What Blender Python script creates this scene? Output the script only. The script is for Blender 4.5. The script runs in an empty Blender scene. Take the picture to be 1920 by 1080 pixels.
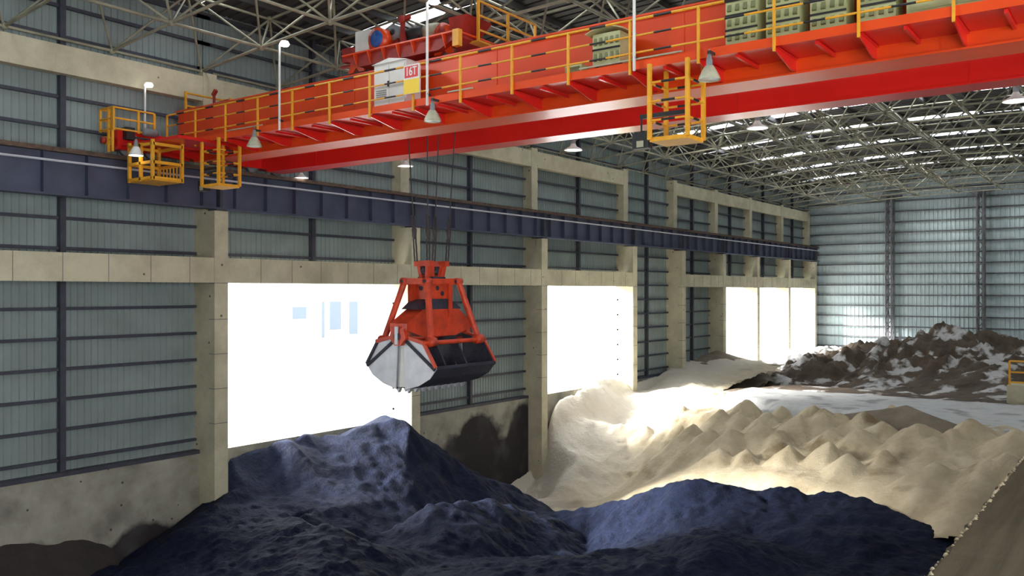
import bpy, bmesh, math, random
import numpy as np
from mathutils import Vector, Matrix
from mathutils.geometry import delaunay_2d_cdt

random.seed(7); RNG = np.random.RandomState(11)
sc = bpy.context.scene
COL = sc.collection
ZO = 10.0                       # eye height above the hall floor; builders use heights relative to the eye
FPX = 1650.0
YAW = 0.6334
SN, CS = math.sin(YAW), math.cos(YAW)

# ------------------------------------------------------------------ camera, sky, sun, exposure
cam = bpy.data.cameras.new('camera'); cam.sensor_width = 36.0
cam.lens = FPX / 1920 * 36.0; cam.shift_y = 6 / 1920; cam.clip_end = 600
co = bpy.data.objects.new('camera', cam); COL.objects.link(co)
co.location = (0, 0, ZO); co.rotation_euler = (math.pi / 2, 0, YAW)
sc.camera = co

w = bpy.data.worlds.new('sky'); sc.world = w; w.use_nodes = True
nt = w.node_tree; bg = nt.nodes['Background']
tc = nt.nodes.new('ShaderNodeTexCoord'); nz = nt.nodes.new('ShaderNodeTexNoise'); nz.inputs['Scale'].default_value = 2.2
rp = nt.nodes.new('ShaderNodeValToRGB')
rp.color_ramp.elements[0].color = (0.86, 0.93, 1.0, 1); rp.color_ramp.elements[1].color = (1, 1, 1, 1)
nt.links.new(tc.outputs['Generated'], nz.inputs['Vector']); nt.links.new(nz.outputs['Fac'], rp.inputs['Fac'])
nt.links.new(rp.outputs['Color'], bg.inputs['Color']); bg.inputs['Strength'].default_value = 7.0

sl = bpy.data.lights.new('sun', 'SUN'); sl.energy = 26.0; sl.angle = math.radians(20); sl.color = (1, 0.98, 0.95)
so = bpy.data.objects.new('sun', sl); COL.objects.link(so); so.location = (-80, -40, 60)
sd = Vector((0.74, 0.46, -0.42))          # travel direction of the light
so.rotation_euler = sd.to_track_quat('-Z', 'Y').to_euler()

vs = sc.view_settings
vs.view_transform = 'Standard'; vs.look = 'None'; vs.gamma = 1; vs.use_curve_mapping = False
vs.exposure = 0.0

# ------------------------------------------------------------------ helpers
def at(px, py, Y):
    """point on the plane y = Y seen at a pixel (heights relative to the eye)"""
    u = (px - 960) / FPX; t = Y / (CS + SN * u)
    return Vector((t * (-SN + CS * u), Y, (546 - py) / FPX * t))
def atx(px, py, X):
    u = (px - 960) / FPX; t = -X / (SN - CS * u)
    return Vector((X, t * (CS + SN * u), (546 - py) / FPX * t))
def atz(px, py, z):
    t = z * FPX / (546 - py); u = (px - 960) / FPX
    return Vector((t * (-SN + CS * u), t * (CS + SN * u), z))
def proj(p):
    t = -p[0] * SN + p[1] * CS; r = p[0] * CS + p[1] * SN
    if t < 0.5: return None
    return 960 + FPX * r / t, 546 - FPX * p[2] / t, t

class MB:
    def __init__(s): s.v = []; s.f = []; s.m = []; s.mi = 0; s.smooth = []
    def mat(s, i): s.mi = i; return s
    def add(s, vs_, fs, sm=False):
        b = len(s.v); s.v += [tuple(v) for v in vs_]
        for f in fs: s.f.append(tuple(b + i for i in f)); s.m.append(s.mi); s.smooth.append(sm)
        return s
    def box(s, x0, x1, y0, y1, z0, z1):
        return s.add([(x0,y0,z0),(x1,y0,z0),(x1,y1,z0),(x0,y1,z0),(x0,y0,z1),(x1,y0,z1),(x1,y1,z1),(x0,y1,z1)],
                     [(0,3,2,1),(4,5,6,7),(0,1,5,4),(1,2,6,5),(2,3,7,6),(3,0,4,7)])
    def bar(s, a, b, w, h=None):
        """square bar between two points"""
        h = h or w; a = Vector(a); b = Vector(b); d = (b - a).normalized()
        up = Vector((0,0,1)) if abs(d.z) < .95 else Vector((0,1,0))
        r = d.cross(up).normalized() * w / 2; q = r.cross(d).normalized() * h / 2
        vs_ = [a-r-q, a+r-q, a+r+q, a-r+q, b-r-q, b+r-q, b+r+q, b-r+q]
        return s.add(vs_, [(0,1,2,3),(4,7,6,5),(0,4,5,1),(1,5,6,2),(2,6,7,3),(3,7,4,0)])
    def tube(s, a, b, r, n=6, r2=None, caps=True):
        r2 = r if r2 is None else r2; a = Vector(a); b = Vector(b); d = (b - a).normalized()
        up = Vector((0,0,1)) if abs(d.z) < .95 else Vector((0,1,0))
        e = d.cross(up).normalized(); g = e.cross(d)
        A = []; B = []
        for i in range(n):
            t = 2 * math.pi * i / n; o = e * math.cos(t) + g * math.sin(t)
            A.append(a + o * r); B.append(b + o * r2)
        s.add(A + B, [(i, (i+1) % n, n + (i+1) % n, n + i) for i in range(n)], True)
        if caps:
            s.add(A, [tuple(range(n-1, -1, -1))]); s.add(B, [tuple(range(n))])
        return s
    def lathe(s, c, prof, n=16, axis='z'):
        """prof: (radius, height) pairs"""
        c = Vector(c); vs_ = []
        for r, h in prof:
            for i in range(n):
                t = 2 * math.pi * i / n; a, b = r * math.cos(t), r * math.sin(t)
                vs_.append(c + (Vector((a, b, h)) if axis == 'z' else Vector((a, h, b)) if axis == 'y' else Vector((h, a, b))))
        fs = [(k*n+i, k*n+(i+1) % n, (k+1)*n+(i+1) % n, (k+1)*n+i) for k in range(len(prof)-1) for i in range(n)]
        return s.add(vs_, fs, True)
    def prism(s, poly, ax, a0, a1):
        """polygon extruded; ax='y': poly in (x,z); ax='x': poly in (y,z); ax='z': poly in (x,y)"""
        def P(p, a): return (p[0], a, p[1]) if ax == 'y' else (a, p[0], p[1]) if ax == 'x' else (p[0], p[1], a)
        n = len(poly)
        return s.add([P(p, a0) for p in poly] + [P(p, a1) for p in poly],
                     [tuple(range(n)), tuple(range(2*n-1, n-1, -1))] + [(i, n+i, n+(i+1) % n, (i+1) % n) for i in range(n)])
    def mesh(s, name, mats, origin=(0,0,0)):
        o = Vector(origin); me = bpy.data.meshes.new(name)
        me.from_pydata([(v[0]-o.x, v[1]-o.y, v[2]-o.z) for v in s.v], [], s.f)
        for m in (mats if isinstance(mats, (list, tuple)) else [mats]): me.materials.append(m)
        me.polygons.foreach_set('material_index', s.m)
        me.polygons.foreach_set('use_smooth', s.smooth)
        me.update()
        bm = bmesh.new(); bm.from_mesh(me); bmesh.ops.recalc_face_normals(bm, faces=bm.faces); bm.to_mesh(me); bm.free()
        return me
    def build(s, name, mats, parent=None, origin=None, **props):
        """origin defaults to the box base; parent must sit unrotated"""
        if origin is None:
            a = np.array(s.v); lo, hi = a.min(0), a.max(0)
            origin = ((lo[0]+hi[0])/2, (lo[1]+hi[1])/2, lo[2])
        me = s.mesh(name, mats, origin)
        return place(name, me, origin, parent, **props)

WORLD = {}
def place(name, me, origin, parent=None, **props):
    o = bpy.data.objects.new(name, me); COL.objects.link(o)
    wl = Vector((origin[0], origin[1], origin[2] + ZO)); WORLD[o.name] = wl
    if parent is not None:
        o.parent = parent; o.location = wl - WORLD[parent.name]
    else: o.location = wl
    for k, v in props.items(): o[k] = v
    return o
def thing(name, loc, label, category, group=None):
    o = place(name, None, loc); o['label'] = label; o['category'] = category
    if group: o['group'] = group
    return o
def tag(o, label, category, group=None):
    o['label'] = label; o['category'] = category
    if group: o['group'] = group
    return o

# ------------------------------------------------------------------ materials
def mat(name, col, rough=.6, metal=0., noise=0., scale=3., bump=0., bscale=20., col2=None, spec=.5, coat=0., emis=0., stretch=None, coords='Object', lo=.35, hi=.65):
    m = bpy.data.materials.new(name); m.use_nodes = True; t = m.node_tree; b = t.nodes['Principled BSDF']
    b.inputs['Base Color'].default_value = (*col, 1); b.inputs['Roughness'].default_value = rough
    b.inputs['Metallic'].default_value = metal; b.inputs['Specular IOR Level'].default_value = spec
    b.inputs['Coat Weight'].default_value = coat; b.inputs['Coat Roughness'].default_value = .15
    if emis: b.inputs['Emission Color'].default_value = (1, .98, .95, 1); b.inputs['Emission Strength'].default_value = emis
    if noise or bump or col2:
        g = t.nodes.new('ShaderNodeNewGeometry') if coords == 'World' else t.nodes.new('ShaderNodeTexCoord')
        src = g.outputs['Position'] if coords == 'World' else g.outputs['Object']
        if stretch:
            mp = t.nodes.new('ShaderNodeMapping'); mp.inputs['Scale'].default_value = stretch
            t.links.new(src, mp.inputs['Vector']); src = mp.outputs['Vector']
    if noise or col2:
        n = t.nodes.new('ShaderNodeTexNoise'); n.inputs['Scale'].default_value = scale; n.inputs['Detail'].default_value = 6
        r = t.nodes.new('ShaderNodeValToRGB'); c2 = col2 or tuple(c * (1 - noise) for c in col)
        r.color_ramp.elements[0].position = lo; r.color_ramp.elements[1].position = hi
        r.color_ramp.elements[0].color = (*c2, 1); r.color_ramp.elements[1].color = (*col, 1)
        t.links.new(src, n.inputs['Vector']); t.links.new(n.outputs['Fac'], r.inputs['Fac'])
        t.links.new(r.outputs['Color'], b.inputs['Base Color'])
    if bump:
        n2 = t.nodes.new('ShaderNodeTexNoise'); n2.inputs['Scale'].default_value = bscale; n2.inputs['Detail'].default_value = 8
        bp = t.nodes.new('ShaderNodeBump'); bp.inputs['Strength'].default_value = bump; bp.inputs['Distance'].default_value = .1
        t.links.new(src, n2.inputs['Vector']); t.links.new(n2.outputs['Fac'], bp.inputs['Height'])
        t.links.new(bp.outputs['Normal'], b.inputs['Normal'])
    return m

def concrete(name, col, dark, stain=False):
    """board-marked concrete: form joints, tie holes, blotches; optional coal and mud stains above the floor"""
    m = bpy.data.materials.new(name); m.use_nodes = True; t = m.node_tree; b = t.nodes['Principled BSDF']
    b.inputs['Roughness'].default_value = .85; b.inputs['Specular IOR Level'].default_value = .25
    N = t.nodes.new; L = t.links.new
    g = N('ShaderNodeNewGeometry')
    n = N('ShaderNodeTexNoise'); n.inputs['Scale'].default_value = .9; n.inputs['Detail'].default_value = 8; n.inputs['Roughness'].default_value = .65
    L(g.outputs['Position'], n.inputs['Vector'])
    r = N('ShaderNodeValToRGB'); r.color_ramp.elements[0].position = .33; r.color_ramp.elements[1].position = .62
    r.color_ramp.elements[0].color = (*dark, 1); r.color_ramp.elements[1].color = (*col, 1)
    L(n.outputs['Fac'], r.inputs['Fac']); out = r.outputs['Color']
    # tie-bolt holes: small dark dots on a jittered grid
    vo = N('ShaderNodeTexVoronoi'); vo.inputs['Scale'].default_value = 1.7; L(g.outputs['Position'], vo.inputs['Vector'])
    lt = N('ShaderNodeMath'); lt.operation = 'LESS_THAN'; lt.inputs[1].default_value = .07; L(vo.outputs['Distance'], lt.inputs[0])
    mx = N('ShaderNodeMixRGB'); mx.inputs['Color2'].default_value = (dark[0]*.35, dark[1]*.35, dark[2]*.35, 1)
    L(lt.outputs[0], mx.inputs['Fac']); L(out, mx.inputs['Color1']); out = mx.outputs['Color']
    if stain:
        sx = N('ShaderNodeSeparateXYZ'); L(g.outputs['Position'], sx.inputs[0])
        # mud line: height threshold wandering along the wall, coal-black beside the coal
        n2 = N('ShaderNodeTexNoise'); n2.inputs['Scale'].default_value = .28; n2.inputs['Detail'].default_value = 7; L(g.outputs['Position'], n2.inputs['Vector'])
        ma = N('ShaderNodeMath'); ma.operation = 'MULTIPLY_ADD'; ma.inputs[1].default_value = 6.0; L(n2.outputs['Fac'], ma.inputs[0]); L(sx.outputs['Z'], ma.inputs[2])
        mr = N('ShaderNodeMapRange'); mr.inputs['From Min'].default_value = 5.9; mr.inputs['From Max'].default_value = 6.3; my = N('ShaderNodeMapRange'); my.inputs['From Min'].default_value = 24; my.inputs['From Max'].default_value = 31; my.inputs['To Min'].default_value = .9; my.inputs['To Max'].default_value = -.9; L(sx.outputs['Y'], my.inputs['Value'])
        mb = N('ShaderNodeMath'); mb.operation = 'ADD'; L(ma.outputs[0], mb.inputs[0]); L(my.outputs[0], mb.inputs[1]); L(mb.outputs[0], mr.inputs['Value'])
        m2 = N('ShaderNodeMixRGB'); m2.inputs['Color1'].default_value = (.035, .03, .032, 1); L(mr.outputs[0], m2.inputs['Fac']); L(out, m2.inputs['Color2']); out = m2.outputs['Color']
        n3 = N('ShaderNodeTexNoise'); n3.inputs['Scale'].default_value = .7; n3.inputs['Detail'].default_value = 5; L(g.outputs['Position'], n3.inputs['Vector'])
        r3 = N('ShaderNodeMapRange'); r3.inputs['From Min'].default_value = .52; r3.inputs['From Max'].default_value = .7; L(n3.outputs['Fac'], r3.inputs['Value'])
        r3.inputs['To Max'].default_value = .6
        m3 = N('ShaderNodeMixRGB'); m3.inputs['Color2'].default_value = (.10, .095, .09, 1); L(r3.outputs[0], m3.inputs['Fac']); L(out, m3.inputs['Color1']); out = m3.outputs['Color']
    L(out, b.inputs['Base Color'])
    nb = N('ShaderNodeTexNoise'); nb.inputs['Scale'].default_value = 14; nb.inputs['Detail'].default_value = 8; L(g.outputs['Position'], nb.inputs['Vector'])
    bp = N('ShaderNodeBump'); bp.inputs['Strength'].default_value = .35; bp.inputs['Distance'].default_value = .05
    L(nb.outputs['Fac'], bp.inputs['Height']); L(bp.outputs['Normal'], b.inputs['Normal'])
    return m

M = dict(
    conc=concrete('concrete', (.64, .59, .42), (.46, .42, .29)),
    wallc=concrete('stained_concrete', (.42, .40, .33), (.27, .25, .20), True),
    platc=mat('smooth_concrete', (.12, .10, .065), .95, noise=.3, scale=1.5, stretch=(6, .3, 1), spec=.1, bump=.2, coords='World'),
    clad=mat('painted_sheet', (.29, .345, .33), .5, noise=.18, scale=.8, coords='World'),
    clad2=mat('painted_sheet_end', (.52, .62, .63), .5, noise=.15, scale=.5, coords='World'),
    girt=mat('dark_steel', (.06, .062, .085), .6, noise=.3, scale=4),
    lattice=mat('lattice_steel', (.15, .145, .155), .6, noise=.5, scale=3),
    beam=mat('runway_steel', (.075, .085, .135), .5, noise=.3, scale=1.2),
    rust=mat('rusty_steel', (.16, .10, .07), .8, noise=.5, scale=5),
    conduit=mat('conductor_bar', (.55, .56, .60), .4),
    red=mat('orange_red_paint', (.86, .075, .006), .36, noise=.16, scale=.8, coat=.15),
    red2=mat('deep_red_paint_and_shade', (.70, .014, .010), .32, noise=.12, scale=.6, coat=.3),  # far girder and carriage paint; also stands for shade under the walkway
    dkred=mat('dull_red_paint', (.42, .03, .02), .5, noise=.35, scale=3),
    yel=mat('yellow_paint', (.85, .40, .025), .45, noise=.15, scale=5),
    blk=mat('black_paint', (.02, .02, .022), .5, noise=.2),
    grey=mat('grey_steel', (.25, .26, .27), .5, noise=.3, scale=5),
    white=mat('white_enamel', (.78, .78, .74), .4, noise=.08, scale=4),
    cream=mat('cream_enamel', (.50, .48, .34), .4, noise=.25, scale=6),
    lime=mat('pale_green_enamel', (.55, .58, .30), .5, noise=.2, scale=3),
    limed=mat('dark_green_louvre', (.20, .22, .10), .6),
    blue=mat('blue_paint', (.02, .10, .40), .4),
    sgred=mat('sign_red', (.70, .03, .03), .5), sgyel=mat('sign_yellow', (.90, .62, .03), .5),
    truss=mat('truss_tube', (.36, .34, .24), .5, noise=.35, scale=2, coords='World'),
    roof=mat('roof_sheet', (.085, .082, .082), .6, noise=.2, scale=1.0, coords='World'),
    grab=mat('grab_red_paint', (.72, .065, .018), .45, noise=.35, scale=3.5, bump=.15),
    gdark=mat('coal_dusted_steel', (.035, .037, .06), .55, noise=.5, scale=5, bump=.3),
    gpale=mat('worn_bright_steel', (.55, .56, .60), .42, noise=.2, scale=3, metal=.2),
    rope=mat('greasy_wire_rope', (.05, .04, .04), .6),
    lamp=mat('lit_lamp', (.9, .9, .9), .4, emis=6.),
    outw=mat('outside_render', (.8, .8, .8), .8, noise=.08, scale=.6), outg=mat('outside_concrete', (.75, .74, .72), .9, noise=.12, scale=.3),
    outb=mat('outside_glass', (.13, .155, .18), .6, spec=.1),
    floor=mat('hall_floor', (.20, .18, .15), .9, noise=.4, scale=.5, bump=.3),
)
# translucent skylight sheet
m = bpy.data.materials.new('skylight_sheet'); m.use_nodes = True; t = m.node_tree
for n in list(t.nodes): t.nodes.remove(n)
o_ = t.nodes.new('ShaderNodeOutputMaterial'); a_ = t.nodes.new('ShaderNodeBsdfTranslucent'); b_ = t.nodes.new('ShaderNodeBsdfTransparent'); x_ = t.nodes.new('ShaderNodeMixShader')
a_.inputs['Color'].default_value = (.9, .95, 1, 1); b_.inputs['Color'].default_value = (.85, .88, .92, 1); x_.inputs['Fac'].default_value = .55
t.links.new(a_.outputs[0], x_.inputs[1]); t.links.new(b_.outputs[0], x_.inputs[2]); t.links.new(x_.outputs[0], o_.inputs[0])
M['sky'] = m

# ------------------------------------------------------------------ hall dimensions
D = 24.0
XL = -25.1                       # cladding plane
XR = 5.6
Y0, Y1 = -11.0, 78.7
FL = -10.6                       # floor
SILL = -5.19
edges = [-1.0, 8.16] + [D * k for k in (.722, 1.101, 1.484, 1.866, 2.133, 2.401, 2.666, 2.953, 3.235)]
def zroof(x): return 9.15 + .8 * (1 - ((x + 9.7) / 15.3) ** 2)
def zbot(x): return 7.05 + .8 * (1 - ((x + 9.7) / 15.3) ** 2)

# ------------------------------------------------------------------ floor and outside ground
MB().box(XL - .4, XR + .4, Y0 - 6, Y1 + .4, FL - .3, FL).build('floor', M['floor'], kind='structure')
MB().box(-160, XL - .45, -60, 170, SILL - .75, SILL - .45).build('outside_yard', M['outg'], kind='structure')

# ------------------------------------------------------------------ left wall
wl = MB().box(XL - .35, XL + .3, Y0, Y1, FL, SILL)
wl = wl.build('wall_left', M['wallc'], kind='structure')
def cladsheet(y0, y1, z0, z1, x, pitch=.2, amp=.035, gauge=.004, axis='y'):
    b = MB(); n = max(2, int((y1 - y0) / pitch)); p = (y1 - y0) / n; pr = []
    for i in range(n):
        s = y0 + i * p
        pr += [(s, 0), (s + p * .55, 0), (s + p * .65, amp), (s + p * .9, amp)]
    pr.append((y1, 0)); vs_ = []
    for (a, d) in pr:
        for z in (z0, z1):
            vs_.append((x + d, a, z) if axis == 'y' else (a, x - d, z))
    b.add(vs_, [(2*i, 2*i+2, 2*i+3, 2*i+1) for i in range(len(pr) - 1)])
    return b
closed_low = {0, 1, 2, 4, 6, 7}      # bays by index; 3, 5, 8, 9, 10 open on the yard
# bay k lies between edges[k-1] and edges[k]; bays 1..10, bay 2 is the one left of the first column in view
openb = {1, 3, 5, 8, 9, 10}
levels = [-5.19 + .42 + .855 * k for k in range(0, 17)]
colme = None
for k, e in enumerate(edges):
    y0, y1 = e - .5, e
    b = MB().prism([(XL, FL), (-24.0, FL), (-24.0, 2.55), (-24.6, 2.55), (-24.6, 7.0), (XL, 7.0)], 'y', y0, y1)
    # recessed form joints show as shallow grooves: thin dark collars
    b.build('column', M['conc'], wl)
    for z in (-4.2, -3.1, -2.0, -.9, .25):
        MB().box(-24.3, -23.996, y0 - .004, y1 + .004, z, z + .018).build('form_joint', M['lattice'], wl)
    MB().box(-24.95, -24.65, e - .4, e - .1, 7.0, 7.1).build('bearing_plate', M['girt'], wl)
prev = Y0
for k, e in enumerate(edges + [Y1]):
    a, c = (prev, e - .5)
    prev = e
    if c - a < 1.0: 
        cladsheet(a, Y1 + .3, SILL, 9.25, XL).build('cladding_sheet', M['clad'], wl); continue
    mid = (a + c) / 2
    z0 = .3 if k in openb else SILL
    for (p, q) in ((a - .5 if k else a, mid), (mid, c + .5)):
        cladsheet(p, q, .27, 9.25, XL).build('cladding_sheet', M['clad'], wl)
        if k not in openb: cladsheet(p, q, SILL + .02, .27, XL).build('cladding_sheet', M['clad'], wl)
        for z in levels:
            if k in openb and z < .3: continue
            MB().box(XL + .04, XL + .15, p, q, z - .045, z + .045).build('girt', M['girt'], wl)
    if k not in openb:
        MB().box(XL + .02, XL + .32, a, c, SILL - .02, SILL + .10).build('sill_girt', M['girt'], wl)
        MB().box(XL + .05, XL + .25, mid - .08, mid + .08, SILL, 9.2).build('post', M['girt'], wl)
    else:
        MB().box(XL + .05, XL + .25, mid - .08, mid + .08, .3, 9.2).build('post', M['girt'], wl)
    # concrete tie beams
    if k != 6:
        MB().box(-24.42, -24.03, a, c, .27, 1.06).build('tie_beam', M['conc'], wl)
        MB().box(-24.95, -24.62, a, c, 6.08, 6.87).build('eaves_beam', M['conc'], wl)
        yy = a + 1.3
        while yy < c - .5:
            MB().box(-24.1, -24.026, yy, yy + .015, .27, 1.06).build('form_joint', M['lattice'], wl); yy += 1.3

# ------------------------------------------------------------------ end wall
wb = MB().box(XL, XR, Y1, Y1 + .35, FL, SILL).build('wall_back', M['wallc'], kind='structure')
xs = [XL, -18.1, -11.3, -4.5, 2.3, XR]
for i in range(5):
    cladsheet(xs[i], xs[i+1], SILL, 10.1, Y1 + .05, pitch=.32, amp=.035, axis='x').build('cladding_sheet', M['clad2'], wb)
    for j in range(17):
        z = SILL + .45 + .88 * j
        MB().box(xs[i], xs[i+1], Y1 - .14, Y1 - .01, z - .05, z + .05).build('girt', M['lattice'], wb)
for x in xs[1:5]:
    b = MB()
    for dx in (-.22, .22):
        for dy in (0, -.8): b.bar((x + dx, Y1 - .25 + dy, SILL - 4), (x + dx, Y1 - .25 + dy, 8.0), .13)
    z = -9.0; s = 1
    while z < 7.6:
        b.bar((x - .22 * s, Y1 - 1.05, z), (x + .22 * s, Y1 - 1.05, z + .6), .06)
        b.bar((x - .22, Y1 - 1.05 * 1 + .8 * (s > 0), z), (x - .22, Y1 - 1.05 + .8 * (s < 0), z + .6), .06)
        z += .6; s = -s
    b.box(x - .9, x + .9, Y1 - 1.1, Y1 - .2, 7.9, 8.0)
    b.build('lattice_column', M['lattice'], wb)

# right-hand wall, unseen: bays opened beside the camera to let in light, cladding beyond
wr = MB().box(XR, XR + .35, Y0, Y1, FL, SILL).build('wall_right', M['wallc'], kind='structure')
cladsheet(14, Y1, SILL, 9.5, XR, pitch=.5).build('cladding_sheet', M['clad'], wr)
for e in edges[:3]:
    MB().box(XR - .7, XR + .3, e - .5, e, FL, 9.2).build('column', M['conc'], wr)
cladsheet(Y0, 14, 4.0, 9.5, XR, pitch=.5).build('cladding_sheet', M['clad'], wr)
MB().box(XR, XR + .4, Y0, 34, .27, 1.06).build('tie_beam', M['conc'], wr)
wn = MB().box(XL, XR, Y0 - .35, Y0, FL, SILL).build('wall_front', M['wallc'], kind='structure')
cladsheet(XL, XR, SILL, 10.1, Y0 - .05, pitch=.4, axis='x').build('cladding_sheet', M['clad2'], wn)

# ------------------------------------------------------------------ roof
ceil = MB().box(XL - .3, XL, Y0, Y1, 9.15, 9.35).build('ceiling', M['roof'], kind='structure')
strips = [3.5, 9.9, 16.3, 22.7, 29.1, 35.5, 41.9, 48.3, 54.7, 61.1, 67.5, 73.9]
NX = 16
gx = [XL + (XR - XL) * i / NX for i in range(NX + 1)]
def roofstrip(y0, y1, i0, i1, dz=0, name='roof_sheet', mt='roof'):
    b = MB(); ys = np.arange(y0, y1 + 1e-6, (y1 - y0) / max(1, round((y1 - y0) / .45)))
    for a, c in zip(ys[:-1], ys[1:]):
        m_ = a + (c - a) * .7
        for i in range(i0, i1):
            za, zb_ = zroof(gx[i]) + dz, zroof(gx[i+1]) + dz
            b.add([(gx[i], a, za), (gx[i+1], a, zb_), (gx[i+1], m_, zb_), (gx[i], m_, za)], [(0,1,2,3)])
            if mt == 'roof':
                b.add([(gx[i], m_, za + .05), (gx[i+1], m_, zb_ + .05), (gx[i+1], c, zb_ + .05), (gx[i], c, za + .05)], [(0,1,2,3)])
                b.add([(gx[i], m_, za), (gx[i+1], m_, zb_), (gx[i+1], m_, zb_ + .05), (gx[i], m_, za + .05)], [(0,1,2,3)])
                b.add([(gx[i], c, za), (gx[i+1], c, zb_), (gx[i+1], c, zb_ + .05), (gx[i], c, za + .05)], [(0,1,2,3)])
            else:
                b.add([(gx[i], m_, za), (gx[i+1], m_, zb_), (gx[i+1], c, zb_), (gx[i], c, za)], [(0,1,2,3)])
    b.build(name, M[mt], ceil)
yp = Y0
for sy in strips + [None]:
    ye = Y1 if sy is None else sy - .45
    roofstrip(yp, ye, 0, NX)
    if sy is None: break
    yp = sy + .45
    roofstrip(sy - .45, sy + .45, 0, 1, .01)
    for i0 in range(1, NX - 1, 3):
        i1 = min(i0 + 2, NX - 1)
        if i1 < NX - 1: roofstrip(sy - .45, sy + .45, i1, i1 + 1, .01)
        roofstrip(sy - .45, sy + .45, i0, i1, 0, 'skylight_panel', 'sky')
    roofstrip(sy - .45, sy + .45, NX - 1, NX, .01)
for i in range(0, NX + 1):
    x = gx[i]; z = zroof(x) - .14
    MB().box(x - .05, x + .05, Y0, Y1, z - .09, z + .09).build('purlin', M['roof'], ceil)

# ------------------------------------------------------------------ space frame
sf = thing('roof_space_frame', (-9.7, 34, 7.0), 'double-layer steel tube space frame with ball nodes spanning the whole hall under the dark roof', 'roof truss')
NI, J0, J1 = 11, -7, 23
def bn(i, j): x = -24.8 + 3.02 * i; return Vector((x, 10.9 + 3.0 * j, zbot(x)))
def tn(i, j): x = -23.29 + 3.02 * i; return Vector((x, 12.4 + 3.0 * j, zbot(x) + 1.62))
mem = []
for j in range(J0, J1):
    for i in range(NI):
        if i < NI - 1: mem.append((bn(i, j), bn(i+1, j), .045))
        if j < J1 - 1: mem.append((bn(i, j), bn(i, j+1), .045))
        if i < NI - 1 and j < J1 - 1:
            T = tn(i, j)
            for (p, q) in ((0,0),(1,0),(0,1),(1,1)): mem.append((bn(i+p, j+q), T, .036))
            if i < NI - 2: mem.append((T, tn(i+1, j), .042))
            if j < J1 - 2: mem.append((T, tn(i, j+1), .042))
def score(mm):
    s = 0
    for f in (.15, .5, .85):
        p = proj(mm[0].lerp(mm[1], f))
        if p and -40 < p[0] < 1960 and -40 < p[1] < 700: s += 1 / p[2]
    return s
mem.sort(key=score, reverse=True)
for a, c, r in mem[:290]:
    MB().tube(a, c, r, 6, caps=False).build('tube', M['truss'], sf)
b = MB()
for a, c, r in mem[290:]: b.tube(a, c, r, 5, caps=False)
b.build('tube', M['truss'], sf, origin=(-9.7, 34, 7.0), kind='stuff')
nodes = [bn(i, j) for j in range(J0, J1) for i in range(NI)] + [tn(i, j) for j in range(J0, J1 - 1) for i in range(NI - 1)]
def nsc(p):
    q = proj(p); return 1 / q[2] if q and -10 < q[0] < 1930 and -10 < q[1] < 700 else 0
nodes.sort(key=nsc, reverse=True)
def ball(b, c, r): b.lathe(c, [(.001, -r), (r*.7, -r*.7), (r, 0), (r*.7, r*.7), (.001, r)], 8)
bb = MB(); ball(bb, (0,0,0), .11); bme = bb.mesh('node_ball', M['truss'])
for p in nodes[:150]: place('node_ball', bme, p, sf)
b = MB()
for p in nodes[150:]: ball(b, p, .11)
b.build('node_ball', M['truss'], sf, origin=(-9.7, 34, 7.0), kind='stuff')

# ------------------------------------------------------------------ crane runway beam along the left wall
rb = thing('runway_beam', (-24.2, 34, 2.6), 'dark blue-grey steel crane runway girder carried on the concrete columns of the left wall', 'girder')
b = MB().box(-24.21, -24.19, Y0, Y1 - .3, 2.66, 3.78); b.build('web', M['beam'], rb)
MB().box(-24.5, -23.98, Y0, Y1 - .3, 3.78, 3.82).build('top_flange', M['rust'], rb)
MB().box(-24.4, -24.0, Y0, Y1 - .3, 2.6, 2.66).build('bottom_flange', M['beam'], rb)
MB().box(-24.24, -24.16, Y0, Y1 - .3, 3.82, 3.93).build('crane_rail', M['rust'], rb)
sm_ = MB().box(-.2, .17, -.012, .012, 0, 1.1).mesh('stiffener', M['beam'])
y = Y0 + .6
while y < Y1 - .6: place('stiffener', sm_, (-24.19, y, 2.67), rb); y += 1.22
MB().tube((-23.93, Y0, 3.52), (-23.93, Y1 - .4, 3.52), .035, 6).build('conductor_bar', M['conduit'], rb, origin=(-23.93, 30, 3.5))
for e in edges:
    MB().box(-24.42, -23.97, e - .45, e - .05, 2.55, 2.6).build('bearing_pad', M['girt'], rb)
    MB().box(-24.15, -23.97, e - .32, e - .22, 2.66, 3.78).build('stiffener', M['girt'], rb)

# ------------------------------------------------------------------ overhead crane
cr = thing('overhead_crane', (-10, 17.5, 3.95), 'long orange-red double-girder bridge crane with walkway and yellow handrail spanning the hall', 'crane')
XA, XB = -24.5, 5.0
def girder(y0, y1, mt, zt=5.52, ends=True):
    zb_ = 3.95
    b = MB()
    prof = [(XA, zb_ + .42), (XA + .9, zb_), (XB, zb_), (XB, zt), (XA, zt)]
    b.prism(prof, 'y', y0 + .05, y1 - .05)
    g = b.build('girder', M[mt], cr)
    MB().box(XA, XB, y0 - .05, y1 + .05, zt, zt + .04).build('top_flange', M[mt], g)
    MB().box(XA + .9, XB, y0 - .02, y1 + .02, zb_ - .035, zb_).build('bottom_flange', M[mt], g)
    x = XA + 3.2
    while x < XB: 
        MB().box(x, x + .03, y0 + .038, y0 + .05, zb_, zt).build('web_seam', M[mt], g); x += 4.6
    return g
g1 = girder(15.82, 16.6, 'red')
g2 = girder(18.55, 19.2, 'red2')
for yy in (16.3, 18.9):
    MB().box(XA, XB, yy - .035, yy + .035, 5.56, 5.66).build('trolley_rail', M['rust'], cr)
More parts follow.
